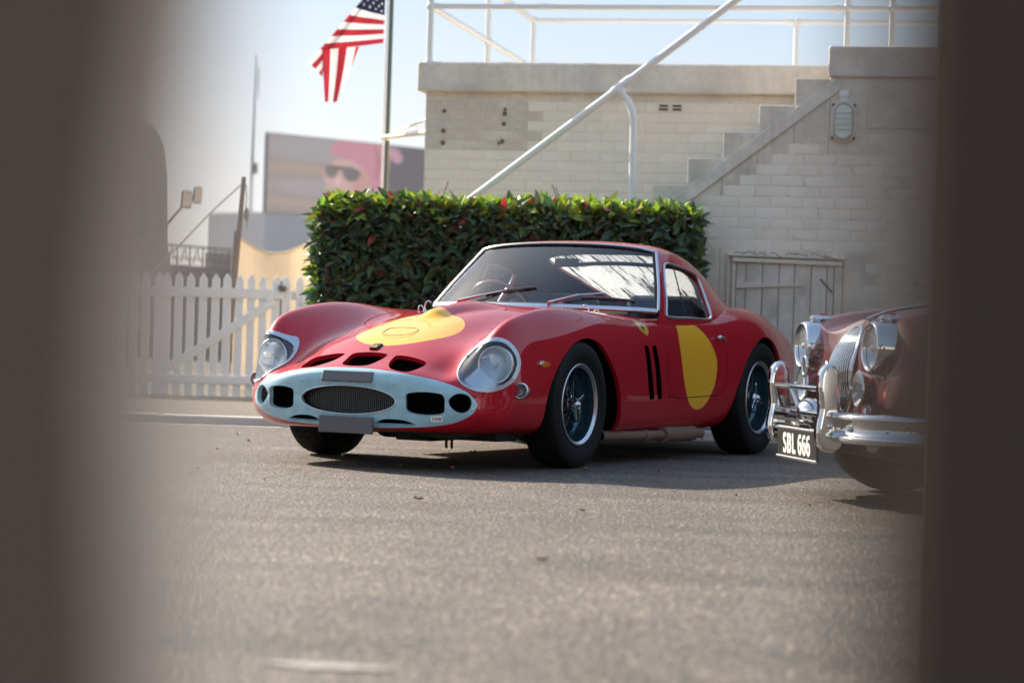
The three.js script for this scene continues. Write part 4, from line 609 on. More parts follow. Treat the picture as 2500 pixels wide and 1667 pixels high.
// ---- wheels (shared by all four corners; own axis along x, outer face towards +x)
function treadGeo(r, w, ribs, pitches, seed) {
  const q = rngOf(seed), P = [], rw = w / ribs;
  for (let k = 0; k < ribs; k++) for (let i = 0; i < pitches; i++) {
    const a0 = ((i + (k % 2) * 0.5) / pitches) * 2 * Math.PI, da = (2 * Math.PI / pitches) * 0.84, x0 = -w / 2 + k * rw + rw * 0.06, x1 = x0 + rw * 0.88, sk = (k % 2 ? 1 : -1) * da * 0.30;
    const rx = (x) => r - 0.011 * (2 * Math.abs(x) / w) ** 3, at = (x, a, d) => [x, (rx(x) - d) * Math.cos(a), (rx(x) - d) * Math.sin(a)];
    const xm = (x0 + x1) / 2, top = [at(x0, a0, 0), at(xm, a0 + sk, 0), at(x1, a0, 0), at(x1, a0 + da, 0), at(xm, a0 + da + sk, 0), at(x0, a0 + da, 0)], low = [at(x0, a0, 0.012), at(xm, a0 + sk, 0.012), at(x1, a0, 0.012), at(x1, a0 + da, 0.012), at(xm, a0 + da + sk, 0.012), at(x0, a0 + da, 0.012)];
    const tri = (a, b, c) => P.push(...a, ...b, ...c);
    tri(top[0], top[1], top[4]); tri(top[0], top[4], top[5]); tri(top[1], top[2], top[3]); tri(top[1], top[3], top[4]);
    for (let e = 0; e < 6; e++) { const f = (e + 1) % 6; tri(top[e], low[e], low[f]); tri(top[e], low[f], top[f]); }
  }
  const g = new THREE.BufferGeometry(); g.setAttribute('position', new THREE.BufferAttribute(new Float32Array(P), 3)); g.computeVertexNormals(); return g;
}
const spun = (pts, seg = 72) => lathe(pts, seg).rotateZ(-Math.PI / 2);   // (radius, x) profile spun about x
function makeWheel(name, r, w, parent, opt) {
  const wheel = new THREE.Group(); wheel.name = name; parent.add(wheel);
  const h = w / 2, rim = opt.rim;
  part('tyre', [spun([[rim - 0.008, h * 0.55], [rim + 0.004, h * 0.84], [rim + 0.016, h * 0.92], [rim + 0.04, h * 1.02], [(rim + r) / 2 + 0.01, h * 1.06], [r - 0.028, h * 0.99], [r - 0.014, h * 0.93], [r - 0.010, h * 0.86], [r - 0.009, 0], [r - 0.010, -h * 0.86], [r - 0.014, -h * 0.93], [r - 0.03, -h], [(rim + r) / 2, -h * 1.04], [rim + 0.01, -h * 0.9], [rim - 0.008, -h * 0.55]]),
    spun([[rim + 0.032, h * 1.0], [rim + 0.034, h * 1.03], [rim + 0.037, h * 1.03]]), spun([[r - 0.045, h * 1.03], [r - 0.043, h * 1.05], [r - 0.040, h * 1.035]])], M.rubber, wheel);
  part('tread', treadGeo(r, w * 0.92, opt.ribs ?? 7, opt.pitches ?? 46, 3), M.rubber, wheel);
  if (opt.plain) {
    part('rim', spun([[0.0, h * 0.55], [rim * 0.45, h * 0.6], [rim * 0.75, h * 0.5], [rim * 0.95, h * 0.62], [rim, h * 0.82], [rim - 0.006, h * 0.9], [rim - 0.02, h * 0.7]]), M.satin, wheel);
    part('hub_cap', spun([[0, h * 0.9], [0.05, h * 0.86], [0.09, h * 0.75], [0.11, h * 0.58]], 40), M.chrome, wheel);
    return wheel;
  }
  part('rim', [spun([[rim + 0.001, h * 0.80], [rim + 0.003, h * 0.88], [rim - 0.001, h * 0.93], [rim - 0.008, h * 0.92], [rim - 0.014, h * 0.84], [rim - 0.020, h * 0.80]])], M.satin, wheel);
  part('rim_barrel', [spun([[rim - 0.020, h * 0.80], [rim - 0.024, h * 0.45], [rim - 0.026, h * 0.15], [rim - 0.034, h * 0.02], [rim - 0.037, -h * 0.02], [rim - 0.046, -h * 0.15], [rim - 0.046, -h * 0.6], [rim - 0.02, -h * 0.9]])], M.barrel, wheel);
  const sp = [], hx = h * 0.30, q = rngOf(8);
  for (let i = 0; i < 54; i++) {
    const a = (i / 54) * 2 * Math.PI, row = i % 3, b = a + (i % 2 ? 1 : -1) * [0.55, 0.34, 0.5][row], hr = 0.044, x0 = [hx, hx - 0.03, hx - 0.075][row], rr1 = [rim - 0.030, rim - 0.030, rim - 0.042][row], x1 = [h * 0.06, -h * 0.02, -h * 0.35][row];
    sp.push(rod([x0, hr * Math.cos(a), hr * Math.sin(a)], [x1, rr1 * Math.cos(b), rr1 * Math.sin(b)], 0.0021, 0.0021, 5));
  }
  part('spokes', sp, M.steel, wheel);
  part('hub', [spun([[0, hx + 0.018], [0.040, hx + 0.016], [0.047, hx + 0.004], [0.047, hx - 0.02], [0.04, hx - 0.03], [0.04, -h * 0.5], [0.05, -h * 0.6]], 32)], M.steel, wheel);
  part('brake_disc', [spun([[0.05, -h * 0.5], [0.13, -h * 0.5], [0.132, -h * 0.56], [0.132, -h * 0.62], [0.05, -h * 0.64]], 40), box(0.05, 0.07, 0.12, -h * 0.5, 0.02, -0.11, 0.012), spun([[0.05, -h * 0.72], [0.19, -h * 0.74]], 40)], M.black, wheel);
  const kx = hx + 0.018, ears = [];
  for (let i = 0; i < 3; i++) {
    const g = plate([[-0.016, 0.02], [-0.0125, 0.05], [-0.011, 0.078], [-0.006, 0.086], [0.003, 0.086], [0.008, 0.078], [0.012, 0.05], [0.018, 0.02]], 0.010, 0.003);
    ears.push(g.rotateY(Math.PI / 2).translate(0.016, 0, 0).rotateX(i * 2 * Math.PI / 3 + opt.ear).translate(kx, 0, 0));
  }
  part('knock_off', [...ears, spun([[0.036, kx], [0.037, kx + 0.012], [0.032, kx + 0.026], [0.026, kx + 0.030], [0.024, kx + 0.024], [0.018, kx + 0.024], [0.0165, kx + 0.034], [0.010, kx + 0.042], [0, kx + 0.044]], 32)], M.chrome, wheel);
  return wheel;
}
M.barrel = mat([0.06, 0.125, 0.155], 0.22, { metalness: 0.75, clearcoat: 0.4 });

// ---- body
const coupe = thing('racing_coupe', 'low red racing coupe with yellow roundels and pale blue nose', 'car', COUPE.pos, COUPE.turn);
{
  const hump = (p) => {   // power bulge along the middle of the bonnet
    if (p.y < 0.55 || p.z > 0.36 || p.z < -0.62) return;
    const along = sstep(0.285, 0.19, p.z) * sstep(-0.60, -0.10, p.z), half = 0.10 + 0.09 * sstep(0.15, -0.3, p.z), s = clamp(Math.abs(p.x) / half, 0, 1);
    p.y += 0.040 * along * (1 - s * s) ** 2 * (s < 1 ? 1 : 0);
  };
  let skin = sheet(bodyNet, 330, 160); for (const row of skin.grid) row.forEach(hump); skin = gridTris(skin.grid, [true, true]);
  const put = { red: [], blue: [], yellow: [], dark: [], silver: [] }, both = (t) => t.concat(mirrored(t));
  const take = (tris, f) => { const c = cut(tris, f); skin = c.out; return c; };
  // dark belly
  const belly = cut(skin, (p) => p.z > 0.90 || p.y > 0.36 ? 0.2 : 0.865 - p.v);
  skin = belly.out;
  // opening under the roof
  const deck = sdPoly(outline([[0, -0.845], [0.24, -0.87], [0.44, -0.93], [0.58, -1.01], [0.665, -1.11], [0.672, -1.3], [0.675, -1.7], [0.66, -2.1], [0.60, -2.45], [0.5, -2.75], [0, -2.86], [-0.3, -2.5], [-0.3, -1.2]], 60));
  take(skin, (p) => (p.y > 0.7 ? deck(p.x, p.z) : 1));
  // wheel openings
  const archF = sdPoly(outline([[0.372, 0.02], [0.388, 0.2], [0.376, 0.37], [0.290, 0.50], [0.165, 0.595], [0.045, 0.645], [-0.085, 0.660], [-0.215, 0.632], [-0.350, 0.535], [-0.470, 0.411], [-0.525, 0.281], [-0.535, 0.02]], 72));
  const archR = sdPoly(outline([[-2.02, 0.02], [-2.04, 0.31], [-2.083, 0.448], [-2.16, 0.565], [-2.265, 0.645], [-2.39, 0.692], [-2.52, 0.690], [-2.655, 0.632], [-2.76, 0.52], [-2.82, 0.36], [-2.84, 0.02]], 72));
  for (const f of [archF, archR]) { const c = take(skin, (p) => (p.x > 0.40 ? f(p.z, p.y) : 1)); put.red.push(...lip(c.edge, 0.022, [-1, 0, 0])); put.dark.push(...lip(c.edge, 0.33, [-1, 0, 0]).map((t) => t.map((p) => ({ ...p, x: p.x - 0.022 })))); }
  // headlamps
  const H = (p) => [0.89 * p.x - 0.456 * p.z, p.y], lampP = outline([[0.356, 0.543], [0.348, 0.485], [0.315, 0.432], [0.255, 0.398], [0.185, 0.388], [0.115, 0.403], [0.070, 0.432], [0.054, 0.468], [0.062, 0.505], [0.084, 0.542], [0.115, 0.580], [0.150, 0.614], [0.190, 0.638], [0.235, 0.650], [0.285, 0.640], [0.328, 0.603]], 80), lampF = sdPoly(lampP);
  const lampIn = sdPoly(outline([[0.572, 0.398], [0.502, 0.450], [0.476, 0.52], [0.491, 0.575], [0.522, 0.618], [0.562, 0.643], [0.63, 0.654], [0.85, 0.66], [0.86, 0.36], [0.64, 0.375]], 80));
  const atLamp = (p) => (p.z > 0.5 && p.x > 0.3 && p.y > 0.34 ? Math.max(lampF(...H(p)), lampIn(p.x, p.y), 0.60 - p.z) : 1);
  skin = refine(skin, atLamp, 0.02, 1);
  const lamp = take(skin, atLamp), ring = cut(lamp.in, (p) => atLamp(p) + lerp(0.007, 0.0195, sstep(0.09, 0.25, H(p)[0]))), cover = ring.in;
  put.silver.push(...pushed(ring.out, 0.0045), ...lip(pushed(ring.out, 0.0045).length ? lamp.edge.map((e) => e.map((p) => ({ ...p, x: p.x + p.nx * 0.0045, y: p.y + p.ny * 0.0045, z: p.z + p.nz * 0.0045 }))) : [], 0.006));
  const bucket = [...lip(ring.edge, (p) => 0.10, [-0.25, -0.05, -0.96]), ...pushed(cover, 0).map((t) => t.map((p) => ({ ...p, x: p.x - 0.025, y: p.y - 0.005, z: p.z - 0.098 })))];
  // nose: blue panel, mouth, side inlets, D-shaped holes, lower ducts
  const nose = (f) => (p) => (p.z > 0.6 ? f(p.x, p.y) : 1), floors = [], lips = { blue: [], red: [] };
  const inlet = (f, depth, paint) => { skin = refine(skin, f, 0.014, 1); const c = take(skin, f); floors.push(...(paint === 'mouth' ? c.in.map((t) => t.map((p) => ({ ...p, z: p.z - depth, nx: 0, ny: 0, nz: 1 }))) : pushed(c.in, -depth))); if (paint === 'mouth') paint = 'blue'; const dir = depth > 0.15 ? [0, 0, -1] : null; lips[paint].push(...lip(c.edge, 0.022, dir)); put.dark.push(...lip(c.edge.map((e) => e.map((p) => (dir ? { ...p, z: p.z - 0.022 } : { ...p, x: p.x - p.nx * 0.022, y: p.y - p.ny * 0.022, z: p.z - p.nz * 0.022 }))), depth - 0.022, dir)); return c; };
  const mouth = inlet(nose(sdPoly(ovalOutline(0, 0.329, 0.266, 0.069, 72, 2.05))), 0.16, 'mouth');
  inlet(nose(sdPoly(outline([[0.318, 0.366], [0.36, 0.378], [0.45, 0.379], [0.488, 0.368], [0.494, 0.325], [0.490, 0.285], [0.45, 0.272], [0.36, 0.273], [0.320, 0.288], [0.316, 0.325]], 64))), 0.10, 'blue');
  inlet(nose(sdPoly(outline([[0.510, 0.338], [0.530, 0.368], [0.560, 0.380], [0.594, 0.368], [0.607, 0.335], [0.597, 0.300], [0.570, 0.284], [0.538, 0.296]], 48))), 0.09, 'blue');
  inlet(nose(sdPoly(outline([[0.155, 0.222], [0.19, 0.240], [0.25, 0.246], [0.31, 0.240], [0.36, 0.222], [0.26, 0.212]], 40))), 0.05, 'blue');
  const dHole = (f) => inlet((p) => (p.z > 0.6 && p.y > 0.42 ? f(p.x, p.z) : 1), 0.055, 'red');
  dHole(sdPoly(outline([[-0.098, 0.822], [0.085, 0.822], [0.099, 0.835], [0.094, 0.90], [0.066, 0.978], [-0.066, 0.978], [-0.094, 0.90], [-0.103, 0.84]], 56)));
  dHole(sdPoly(outline([[0.148, 0.826], [0.312, 0.834], [0.325, 0.848], [0.324, 0.905], [0.298, 0.984], [0.215, 0.990], [0.166, 0.935], [0.144, 0.85]], 56)));
  const blueF = sdPoly(outline([[0, 0.484], [0.2, 0.476], [0.36, 0.455], [0.46, 0.434], [0.535, 0.411], [0.595, 0.378], [0.628, 0.333], [0.618, 0.292], [0.555, 0.247], [0.45, 0.220], [0.3, 0.206], [0, 0.196], [-0.4, 0.205], [-0.4, 0.45]], 90));
  const blue = take(skin, nose(blueF)); put.blue.push(...blue.in);
  // vents behind the front wheel
  const vents = [];
  for (const f of [[[-0.801, 0.630], [-0.856, 0.630], [-0.888, 0.575], [-0.914, 0.509], [-0.955, 0.42], [-0.982, 0.341], [-0.918, 0.337], [-0.882, 0.42], [-0.849, 0.508], [-0.825, 0.57]], [[-0.907, 0.630], [-0.962, 0.631], [-1.0, 0.575], [-1.030, 0.509], [-1.070, 0.42], [-1.094, 0.340], [-1.034, 0.337], [-0.998, 0.42], [-0.966, 0.508], [-0.935, 0.57]]]) {
    const g = sdPoly(f), F = (p) => (p.x > 0.6 ? g(p.z, p.y) : 1); skin = refine(skin, F, 0.012, 1); const c = take(skin, F); vents.push(...pushed(c.in, -0.035), ...lip(c.edge, 0.035).map((t) => t)); put.red.push(...lip(c.edge, 0.004));
  }
  // door and bonnet with their shut lines
  const doorF = sdPoly([[-1.150, 0.815], [-1.140, 0.790], [-1.100, 0.766], [-1.075, 0.740], [-1.085, 0.70], [-1.109, 0.627], [-1.130, 0.55], [-1.148, 0.479], [-1.168, 0.40], [-1.180, 0.346], [-1.35, 0.342], [-1.55, 0.345], [-1.84, 0.352], [-1.885, 0.372], [-1.912, 0.42], [-1.924, 0.48], [-1.918, 0.55], [-1.893, 0.62], [-1.852, 0.685], [-1.80, 0.740], [-1.785, 0.815]]), D = (p) => (p.x > 0.66 && p.y > 0.3 ? doorF(p.z, p.y) : 1);
  skin = refine(skin, D, 0.012, 1);
  const dr = take(skin, D), gap = cut(dr.in, (p) => D(p) + 0.0045); let doorSkin = gap.in; put.dark.push(...pushed(gap.out, -0.004)); put.red.push(...lip(dr.edge, 0.005)); const doorLip = lip(gap.edge, 0.006);
  const bonF = sdPoly(outline([[0, 0.21], [0.30, 0.21], [0.41, 0.20], [0.437, 0.15], [0.475, -0.035], [0.505, -0.27], [0.520, -0.52], [0.49, -0.60], [0.40, -0.585], [0.2, -0.545], [0, -0.535], [-0.2, -0.5], [-0.3, 0.1]], 80)), B = (p) => (p.y > 0.6 ? bonF(p.x, p.z) : 1);
  skin = refine(skin, (p) => (p.x > 0.29 || p.z < 0 ? B(p) : 1), 0.012, 1);
  const bn = take(skin, B), bgap = cut(bn.in, (p) => (p.x > 0.33 || p.z < 0 ? B(p) + 0.0045 : -1)); let bonnet = bgap.in; put.dark.push(...pushed(bgap.out, -0.004));
  // yellow roundels
  const disc = (p) => (p.y > 0.5 ? (Math.hypot(p.x / 0.265, (p.z - 0.437) / 0.298) - 1) * 0.28 : 1);
  skin = refine(skin, disc, 0.012, 1); bonnet = refine(bonnet, disc, 0.012, 1);
  const y1 = take(skin, disc), y2 = cut(bonnet, disc); bonnet = y2.out;
  const sideP = outline([[-1.328, 0.786], [-1.40, 0.782], [-1.51, 0.762], [-1.636, 0.703], [-1.737, 0.623], [-1.790, 0.541], [-1.785, 0.427], [-1.739, 0.345], [-1.665, 0.288], [-1.580, 0.276], [-1.490, 0.306], [-1.405, 0.398], [-1.334, 0.539], [-1.281, 0.678], [-1.284, 0.755]], 72), sideF = sdPoly(sideP), S = (p) => (p.x > 0.6 ? sideF(p.z, p.y) : 1);
  doorSkin = refine(doorSkin, S, 0.012, 1); skin = refine(skin, S, 0.012, 1);
  const s1 = cut(doorSkin, S), s2 = take(skin, S); doorSkin = s1.out;

  const shF = sdPoly(outline([[-0.765, 0.764], [-0.80, 0.762], [-0.828, 0.754], [-0.862, 0.742], [-0.884, 0.722], [-0.878, 0.70], [-0.855, 0.684], [-0.81, 0.698], [-0.775, 0.716], [-0.758, 0.742]], 40)), SH = (p) => (p.x > 0.6 ? shF(p.z, p.y) : 1); skin = refine(skin, SH, 0.012, 1); const sh = cut(skin, SH);
  for (const s of [1, -1]) part('shield', geoOf(s > 0 ? setUV(pushed(sh.in, 0.0009), (p) => [(p.z + 0.885) / 0.125, (p.y - 0.68) / 0.085]) : mirrored(setUV(pushed(sh.in, 0.0009), (p) => [(p.z + 0.885) / 0.125, (p.y - 0.68) / 0.085]))), M.shield, coupe, 'small yellow shield badge on the front wing');
  part('body', geoOf(both([...skin, ...put.red])), M.red, coupe);
  const bo = part('bonnet', geoOf(both(bonnet)), M.red, coupe); part('roundel', geoOf(both(y2.in)), M.yellow, bo, 'yellow racing roundel painted across the bonnet');
  part('roundel', geoOf(both([...y1.in])), M.yellow, coupe);
  part('nose_panel', geoOf(both(setUV([...put.blue, ...lips.blue], (p) => [p.x * 1.9, p.y * 1.9]))), M.paleBlue, coupe, 'pale blue panel around the mouth of the nose');
  part('inlet_lip', geoOf(both(lips.red)), M.red, coupe);
  part('wheel_arch', geoOf(both(put.dark)), M.void, coupe); part('inlet_duct', geoOf(both(floors)), M.void, coupe);
  part('underbody', geoOf(both(belly.in)), M.black, coupe);
  for (const s of [1, -1]) {
    const side = (t) => geoOf(s > 0 ? t : mirrored(t)), d = part('door', side([...doorSkin, ...doorLip]), M.red, coupe);
    part('roundel', side(s1.in), M.yellow, d); part('roundel', side(s2.in), M.yellow, coupe);
    const hd = [rod([0.762 * s, 0.684, -1.79], [0.776 * s, 0.684, -1.79], 0.011, 0.011, 14), rod([0.772 * s, 0.684, -1.79], [0.787 * s, 0.684, -1.79], 0.015, 0.014, 16), tube([[0.784 * s, 0.690, -1.785], [0.790 * s, 0.684, -1.81], [0.786 * s, 0.668, -1.85]], 0.0055, 12, 8)];
    part('door_handle', hd, M.chrome, d);
    part('side_vent', side(vents), M.void, coupe);
    const hl = new THREE.Group(); hl.name = 'headlight'; coupe.add(hl);
    part('headlight_ring', side(put.silver), M.lampRing, hl); part('lamp_bucket', side(bucket), M.bucket, hl); part('headlight_cover', side(pushed(cover, 0.001)), M.lens, hl);
    const lc = V(0.635 * s, 0.520, 0.715), q = new THREE.Quaternion().setFromUnitVectors(V(0, 1, 0), V(0.10 * s, 0.02, 1).normalize()), fit = (g) => g.applyQuaternion(q).translate(lc.x, lc.y, lc.z);
    part('reflector', fit(lathe([[0.008, -0.055], [0.035, -0.05], [0.06, -0.034], [0.078, -0.010], [0.086, 0.006]], 40)), M.chrome, hl);
    part('lamp_lens', fit(discUV(lathe([[0, 0.034], [0.03, 0.031], [0.055, 0.024], [0.074, 0.014], [0.084, 0.006]], 48))), M.ribbed, hl);
    part('lamp_rim', fit(lathe([[0.082, 0.004], [0.086, 0.011], [0.0915, 0.010], [0.094, 0.0], [0.092, -0.012]], 48)), M.satin, hl);
    part('bulb', [fit(lathe([[0, 0.012], [0.008, 0.008], [0.010, 0], [0.009, -0.03]], 16))], M.satin, hl);
    const scr = [];
    for (const k of [8, 26, 47, 66]) { const [a, b] = lampP[k]; let best = null, bd = 1e9; for (const t of ring.out) { const p = t[0], [u, w] = H(p), dd = (u - 0.21 - (a - 0.21) * 0.93) ** 2 + (w - (b - 0.52) * 0.93 - 0.52) ** 2; if (dd < bd) { bd = dd; best = p; } } scr.push(ball(0.0055, best.x * s + best.nx * s * 0.006, best.y + best.ny * 0.006, best.z + best.nz * 0.006, 8, 6)); }
    for (const g of scr) part('screw', g, M.chrome, hl);
    // small round lamp low on the front wing with its pod, and the amber teardrop
    const pod = thingless('marker_lamp', coupe), axis = V(0.16 * s, 0.02, 0.98).normalize(), q2 = new THREE.Quaternion().setFromUnitVectors(V(0, 1, 0), axis), pp = V(0.754 * s, 0.398, 0.668), set2 = (g) => g.applyQuaternion(q2).translate(pp.x, pp.y, pp.z);
    part('pod', set2(lathe([[0.0, -0.16], [0.016, -0.14], [0.029, -0.10], [0.036, -0.05], [0.038, 0.0]], 28)), M.red, pod);
    part('bezel', set2(lathe([[0.038, -0.004], [0.0405, 0.004], [0.0405, 0.014], [0.037, 0.022], [0.033, 0.02], [0.031, 0.012]], 32)), M.chrome, pod);
    part('lens', set2(lathe([[0, 0.028], [0.012, 0.025], [0.024, 0.018], [0.0315, 0.012]], 28)), M.ribbed, pod);
    part('reflector', set2(lathe([[0, -0.01], [0.02, -0.006], [0.032, 0.010]], 24)), M.steelDark, pod);
    const am = thingless('side_repeater', coupe), tear = (k) => outline([[0.055 * k, 0], [0.045 * k, 0.011 * k], [0.015 * k, 0.0155 * k], [-0.03 * k, 0.011 * k], [-0.075 * k, 0.0], [-0.03 * k, -0.011 * k], [0.015 * k, -0.0155 * k], [0.045 * k, -0.011 * k]], 32).map(([a, b]) => [-a, b]);
    const flat = (g) => { g.rotateY(Math.PI / 2); if (s < 0) g.scale(-1, 1, 1); return g.rotateZ(-0.09 * s).rotateY(0.06 * s).translate(0.7405 * s, 0.527, 0.408); };
    part('bezel', flat(plate(tear(1), 0.006, 0.003)), M.chrome, am); part('lens', flat(plate(tear(0.76), 0.006, 0.003).translate(0, 0, 0.006)), M.amber, am);
  }
  // grille of woven wire, set back in the mouth
  const wires = [], zAt = (x) => 1.012 - 0.30 * x * x;
  for (let x = -0.258; x < 0.26; x += 0.0105) { const hgt = 0.069 * Math.sqrt(Math.max(0, 1 - (x / 0.266) ** 2)); if (hgt > 0.006) wires.push(box(0.0022, 2 * hgt, 0.0022, x, 0.329, zAt(x))); }
  for (let y = 0.266; y < 0.396; y += 0.0105) { const half = 0.266 * Math.sqrt(Math.max(0, 1 - ((y - 0.329) / 0.069) ** 2)), n = 12; for (let i = 0; i < n; i++) { const a = -half + 2 * half * i / n, b = a + 2 * half / n; wires.push(rod([a, y, zAt(a) + 0.001], [b, y, zAt(b) + 0.001], 0.0012, 0.0012, 4)); } }
  const gm = part('grille_mesh', wires, M.steelDark, coupe); gm.userData.kind = 'stuff';
  const mp = [...mouth.edge].map(([p]) => V(p.x, p.y, p.z)).sort((a, b) => Math.atan2(b.y - 0.329, b.x * 0.26) - Math.atan2(a.y - 0.329, a.x * 0.26)).filter((_, i) => i % 3 === 0);
  part('mouth_trim', tube([...mp, ...mp.slice(1, -1).reverse().map((p) => V(-p.x, p.y, p.z))], 0.0035, 160, 8, true), M.satin, coupe);
}
function discUV(g) { g.computeBoundingBox(); const r = g.boundingBox.max.x, p = g.attributes.position, u = g.attributes.uv; for (let i = 0; i < p.count; i++) u.setXY(i, 0.5 + p.getX(i) / (2 * r), 0.5 + p.getZ(i) / (2 * r)); return g; }
function thingless(name, parent) { const g = new THREE.Group(); g.name = name; parent.add(g); return g; }

// ---- roof, windows and cabin
{
  let cab = sheet(cabinNet, 150, 80, [true, false]); const both = (t) => t.concat(mirrored(t));
  const winP = outline([[-1.172, 0.797], [-1.235, 0.880], [-1.31, 0.985], [-1.385, 1.078], [-1.43, 1.092], [-1.53, 1.084], [-1.68, 1.068], [-1.79, 1.050], [-1.845, 1.025], [-1.857, 0.985], [-1.835, 0.90], [-1.806, 0.800], [-1.78, 0.789], [-1.50, 0.789], [-1.21, 0.789]], 90), wf = sdPoly(winP), W = (p) => (p.x > 0.5 && p.y > 0.76 ? wf(p.z, p.y) : 1);
  cab = refine(cab, W, 0.02, 1); const w = cut(cab, W); cab = w.out;
  const rearF = sdPoly(outline([[0, -1.92], [0.36, -1.925], [0.425, -1.97], [0.435, -2.08], [0.40, -2.35], [0.345, -2.62], [0.31, -2.71], [0.24, -2.745], [0, -2.76], [-0.3, -2.6], [-0.3, -2.0]], 80)), Q = (p) => (p.y > 0.85 ? rearF(p.x, p.z) : 1);
  cab = refine(cab, Q, 0.02, 1); const rw = cut(cab, Q); cab = rw.out;
  part('roof', geoOf(both([...cab, ...lip(w.edge, 0.018), ...lip(rw.edge, 0.02)])), M.red, coupe);
  part('headlining', geoOf(both(pushed(cab.filter((t) => t[0].y > 0.8), -0.022))), M.lining, coupe);
  part('rear_window', geoOf(both(pushed(rw.in, -0.008))), M.mistGlass, coupe, 'misted rear window with streaks of water');
  for (const s of [1, -1]) {
    const side = (t) => geoOf(s > 0 ? t : mirrored(t)), g = thingless('side_window', coupe);
    part('pane', side(pushed(w.in, -0.010)), M.sideGlass, g);
    const c = winP.map(([z, y]) => { let b = null, bd = 1e9; for (const [p] of w.edge) { const d = (p.z - z) ** 2 + (p.y - y) ** 2; if (d < bd) { bd = d; b = p; } } return V((b.x + b.nx * 0.003) * s, b.y + b.ny * 0.003, b.z); });
    part('frame', tube(c, 0.0075, 160, 8, true), M.satin, g);
    part('divider', rod([0.588 * s, 1.072, -1.515], [0.693 * s, 0.792, -1.475], 0.004, 0.004, 6), M.trimRubber, g);
  }
  const sc = sheet(screenNet, 40, 60, [true, false], 1);
  const ws = thingless('windscreen', coupe);
  part('pane', geoOf(both(pushed(sc, 0.004))), M.glass, ws);
  const G = sc.grid, edge = [...G[0].map((p) => p), ...G.map((r) => r[60]).slice(1), ...[...G[40]].reverse().slice(1)], off = (p, d) => V(p.x + p.nx * d, p.y + p.ny * d, p.z + p.nz * d), right = edge.map((p) => off(p, 0.006)), loop = [...right, ...[...right].reverse().slice(1, -1).map((p) => V(-p.x, p.y, p.z))];
  const ft = tube(loop, 0.0105, 320, 8, true); part('frame', ft, M.satin, ws);
  const inner = loop.map((p, i) => { const c = V(0, 1.0, -1.02); return p.clone().lerp(c, 0.022).add(V(0, 0.002, 0.004)); }); part('seal', tube(inner, 0.0075, 320, 6, true), M.trimRubber, ws);
  part('sill_strip', tube([...G[0].map((p) => V(p.x, p.y - 0.004, p.z + 0.010)).reverse(), ...G[0].slice(1).map((p) => V(-p.x, p.y - 0.004, p.z + 0.010))], 0.012, 120, 8), M.satin, ws);
  // wipers: arm with painted root, blade with clips and rubber
  for (const [a, b, c, d, e] of [[[-0.425, 0.842, -0.862], [-0.28, 0.872, -0.868], [-0.122, 0.905, -0.890], [-0.272, 0.884, -0.876], [0.033, 0.930, -0.897]], [[0.165, 0.842, -0.802], [0.304, 0.884, -0.882], [0.442, 0.900, -0.950], [0.319, 0.880, -0.884], [0.588, 0.868, -1.002]]]) {
    const w2 = thingless('wiper', coupe), L = (p, q, t) => p.map((v, i) => lerp(v, q[i], t)), up = (p, k) => [p[0], p[1] + k * 0.6, p[2] + k * 0.7];
    part('arm', [rod(up(b, 0.018), up(c, 0.018), 0.0042, 0.0034, 6), rod(up(a, 0.014), up(b, 0.018), 0.0072, 0.0048, 8)], M.satin, w2);
    part('arm_root', [rod(up(a, 0.006), up(L(a, b, 0.85), 0.012), 0.0085, 0.004, 8), rod([a[0], a[1] - 0.03, a[2]], up(a, 0.016), 0.011, 0.010, 12)], M.red, w2);
    part('blade', [tube([up(d, 0.006), up(L(d, e, 0.5), 0.016), up(e, 0.006)], 0.0042, 16, 6), rod(up(L(d, e, 0.12), 0.012), up(L(d, e, 0.88), 0.013), 0.0038, 0.0038, 6)], M.steel, w2);
    part('rubber', rod(up(d, 0.001), up(e, 0.001), 0.0052, 0.0046, 6), M.trimRubber, w2);
  }
  // inside
  part('cockpit', [box(1.26, 0.02, 1.9, 0, 0.24, -1.75), box(0.02, 0.52, 1.7, 0.655, 0.50, -1.65), box(0.02, 0.52, 1.7, -0.655, 0.50, -1.65), box(1.26, 0.54, 0.02, 0, 0.5, -0.86), box(1.2, 0.42, 0.02, 0, 0.46, -2.05), box(0.24, 0.22, 1.1, 0, 0.35, -1.5, 0.04)], M.lining, coupe);
  part('dashboard', [moved(new RoundedBoxGeometry(1.26, 0.07, 0.30, 3, 0.03), 0, 0.785, -1.08, 0.08), moved(new RoundedBoxGeometry(0.30, 0.09, 0.14, 3, 0.03), -0.35, 0.80, -1.16)], M.dash, coupe);
  part('parcel_shelf', [moved(new RoundedBoxGeometry(1.1, 0.05, 0.8, 2, 0.02), 0, 0.78, -2.36, -0.06)], M.lining, coupe);
  for (const s of [1, -1]) part('seat', [moved(new RoundedBoxGeometry(0.46, 0.62, 0.13, 3, 0.055), s * 0.33, 0.62, -1.92, -0.30), moved(new RoundedBoxGeometry(0.46, 0.13, 0.48, 3, 0.05), s * 0.33, 0.36, -1.66, 0.1)], M.seat, coupe);
  const sw = thingless('steering_wheel', coupe); sw.position.set(-0.37, 0.795, -1.22); sw.rotation.x = 0.42;
  part('rim', new THREE.TorusGeometry(0.185, 0.0125, 12, 56), M.wood, sw);
  part('spoke', [0, 1, 2].map((i) => moved(new THREE.BoxGeometry(0.17, 0.028, 0.005), 0.10, 0, 0, 0, 0, 0).rotateZ(Math.PI / 2 + i * 2.094 + 1.047)), M.satin, sw); part('boss', moved(new THREE.CylinderGeometry(0.04, 0.045, 0.03, 24), 0, 0, 0.01, Math.PI / 2), M.black, sw);
